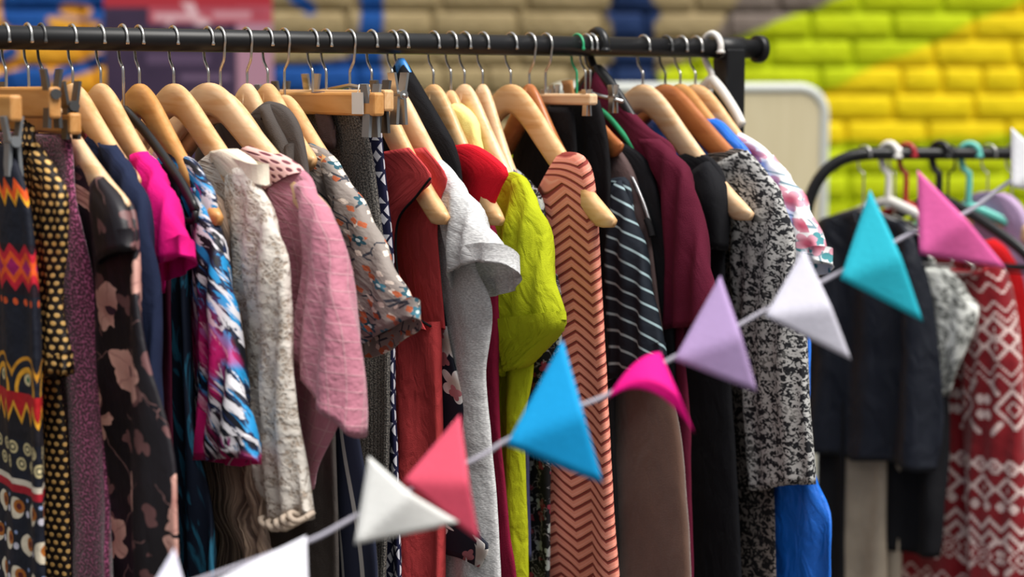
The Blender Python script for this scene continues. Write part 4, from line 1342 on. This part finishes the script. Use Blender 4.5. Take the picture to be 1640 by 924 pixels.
# every flag: name words, colour, apex above the cord, corner on the cord, apex below the cord
FL = [
    ('white flag at the bottom edge, partly below the picture', 'E9E8F2', (484, 872), (330, 938), (505, 1010)),
    ('white flag tip at the bottom left', 'E4E3F4', (268, 892), (236, 950), (330, 990)),
    ('white flag left of the pink and red flag', 'F5F5F2', (586, 742), (567, 874), (735, 836)),
    ('pink and red flag', 'E0566F', (735, 674), (646, 772), (768, 868)),
    ('sky blue flag', '17A4E4', (903, 552), (811, 714), (966, 774)),
    ('hot pink curled flag', 'F2128C', (1062, 572), (973, 640), (1113, 695)),
    ('lilac flag', 'B79CCB', (1160, 447), (1080, 578), (1213, 628)),
    ('pale lavender white flag', 'DEDCEA', (1296, 404), (1226, 508), (1364, 577)),
    ('turquoise flag', '30C2D8', (1404, 307), (1347, 448), (1479, 516)),
    ('candy pink flag', 'F56FB6', (1481, 274), (1474, 408), (1612, 430)),
    ('white flag at the right edge', 'F1F1F5', (1634, 205), (1622, 300), (1730, 320)),
]
def flag(label, colour, A, B, C, curl=0.0):
    Y = fdepth((A[0] + B[0] + C[0]) / 3)
    a, b, c = [at_depth(p[0], p[1], Y) - BO for p in (A, B, C)]
    n = 14
    vs, idx = [], {}
    # barycentric grid; a fold along the cord pushes the middle of the flag to the viewer
    for side in (0, 1):
        for i in range(n + 1):
            for j in range(n + 1 - i):
                wa, wc = i / n, j / n
                wb = 1 - wa - wc
                p = a * wa + b * wb + c * wc
                ridge = 1 - abs(wa - wc) / max(1e-6, wa + wc) if wa + wc > 0 else 1
                p = p + Vector((0, -0.018 * ridge * (wa + wc) - 0.003 * math.sin(5 * wb + wa * 3) + 0.03 * wa, 0))
                if curl:
                    p = p + Vector((0, 0, curl * 4 * wb * wc * 1.2 + curl * 2.2 * wb * wa))
                if side: p = p + Vector((0, 0.0012, 0))
                idx[(side, i, j)] = len(vs)
                vs.append(p)
    fs = []
    for side in (0, 1):
        for i in range(n):
            for j in range(n - i):
                t = (idx[(side, i, j)], idx[(side, i + 1, j)], idx[(side, i, j + 1)])
                fs.append(t if side else t[::-1])
                if i + j < n - 1:
                    t = (idx[(side, i + 1, j)], idx[(side, i + 1, j + 1)], idx[(side, i, j + 1)])
                    fs.append(t if side else t[::-1])
    rim = [(i, 0) for i in range(n)] + [(n - k, k) for k in range(n)] + [(0, n - k) for k in range(n)]
    for k in range(len(rim)):
        p, q = rim[k], rim[(k + 1) % len(rim)]
        fs.append((idx[(0,) + p], idx[(0,) + q], idx[(1,) + q], idx[(1,) + p]))
    o = mesh_obj('flag', vs, fs, flag_mat('flag_' + label.replace(' ', '_')[:20], colour), bt)
    o['label'] = label
for i, (lb, colr, A, B, C) in enumerate(FL):
    flag(lb, colr, A, B, C, 0.018 if 'curled' in lb else 0)
cp = [(180, 985), (300, 948), (420, 905), (500, 876), (570, 838), (660, 795), (770, 742), (812, 716), (920, 665), (980, 640), (1090, 578), (1150, 552), (1226, 508), (1340, 450), (1440, 395), (1480, 375), (1560, 345), (1640, 290), (1760, 230), (2000, 110)]
P = []
for x, y in cp:
    q = at_depth(x, y, fdepth(x)) - BO
    P.append((q.x, q.y + 0.032, q.z))
tube('cord', crom(P, 160), 0.0021, M_CORD, bt, 8)
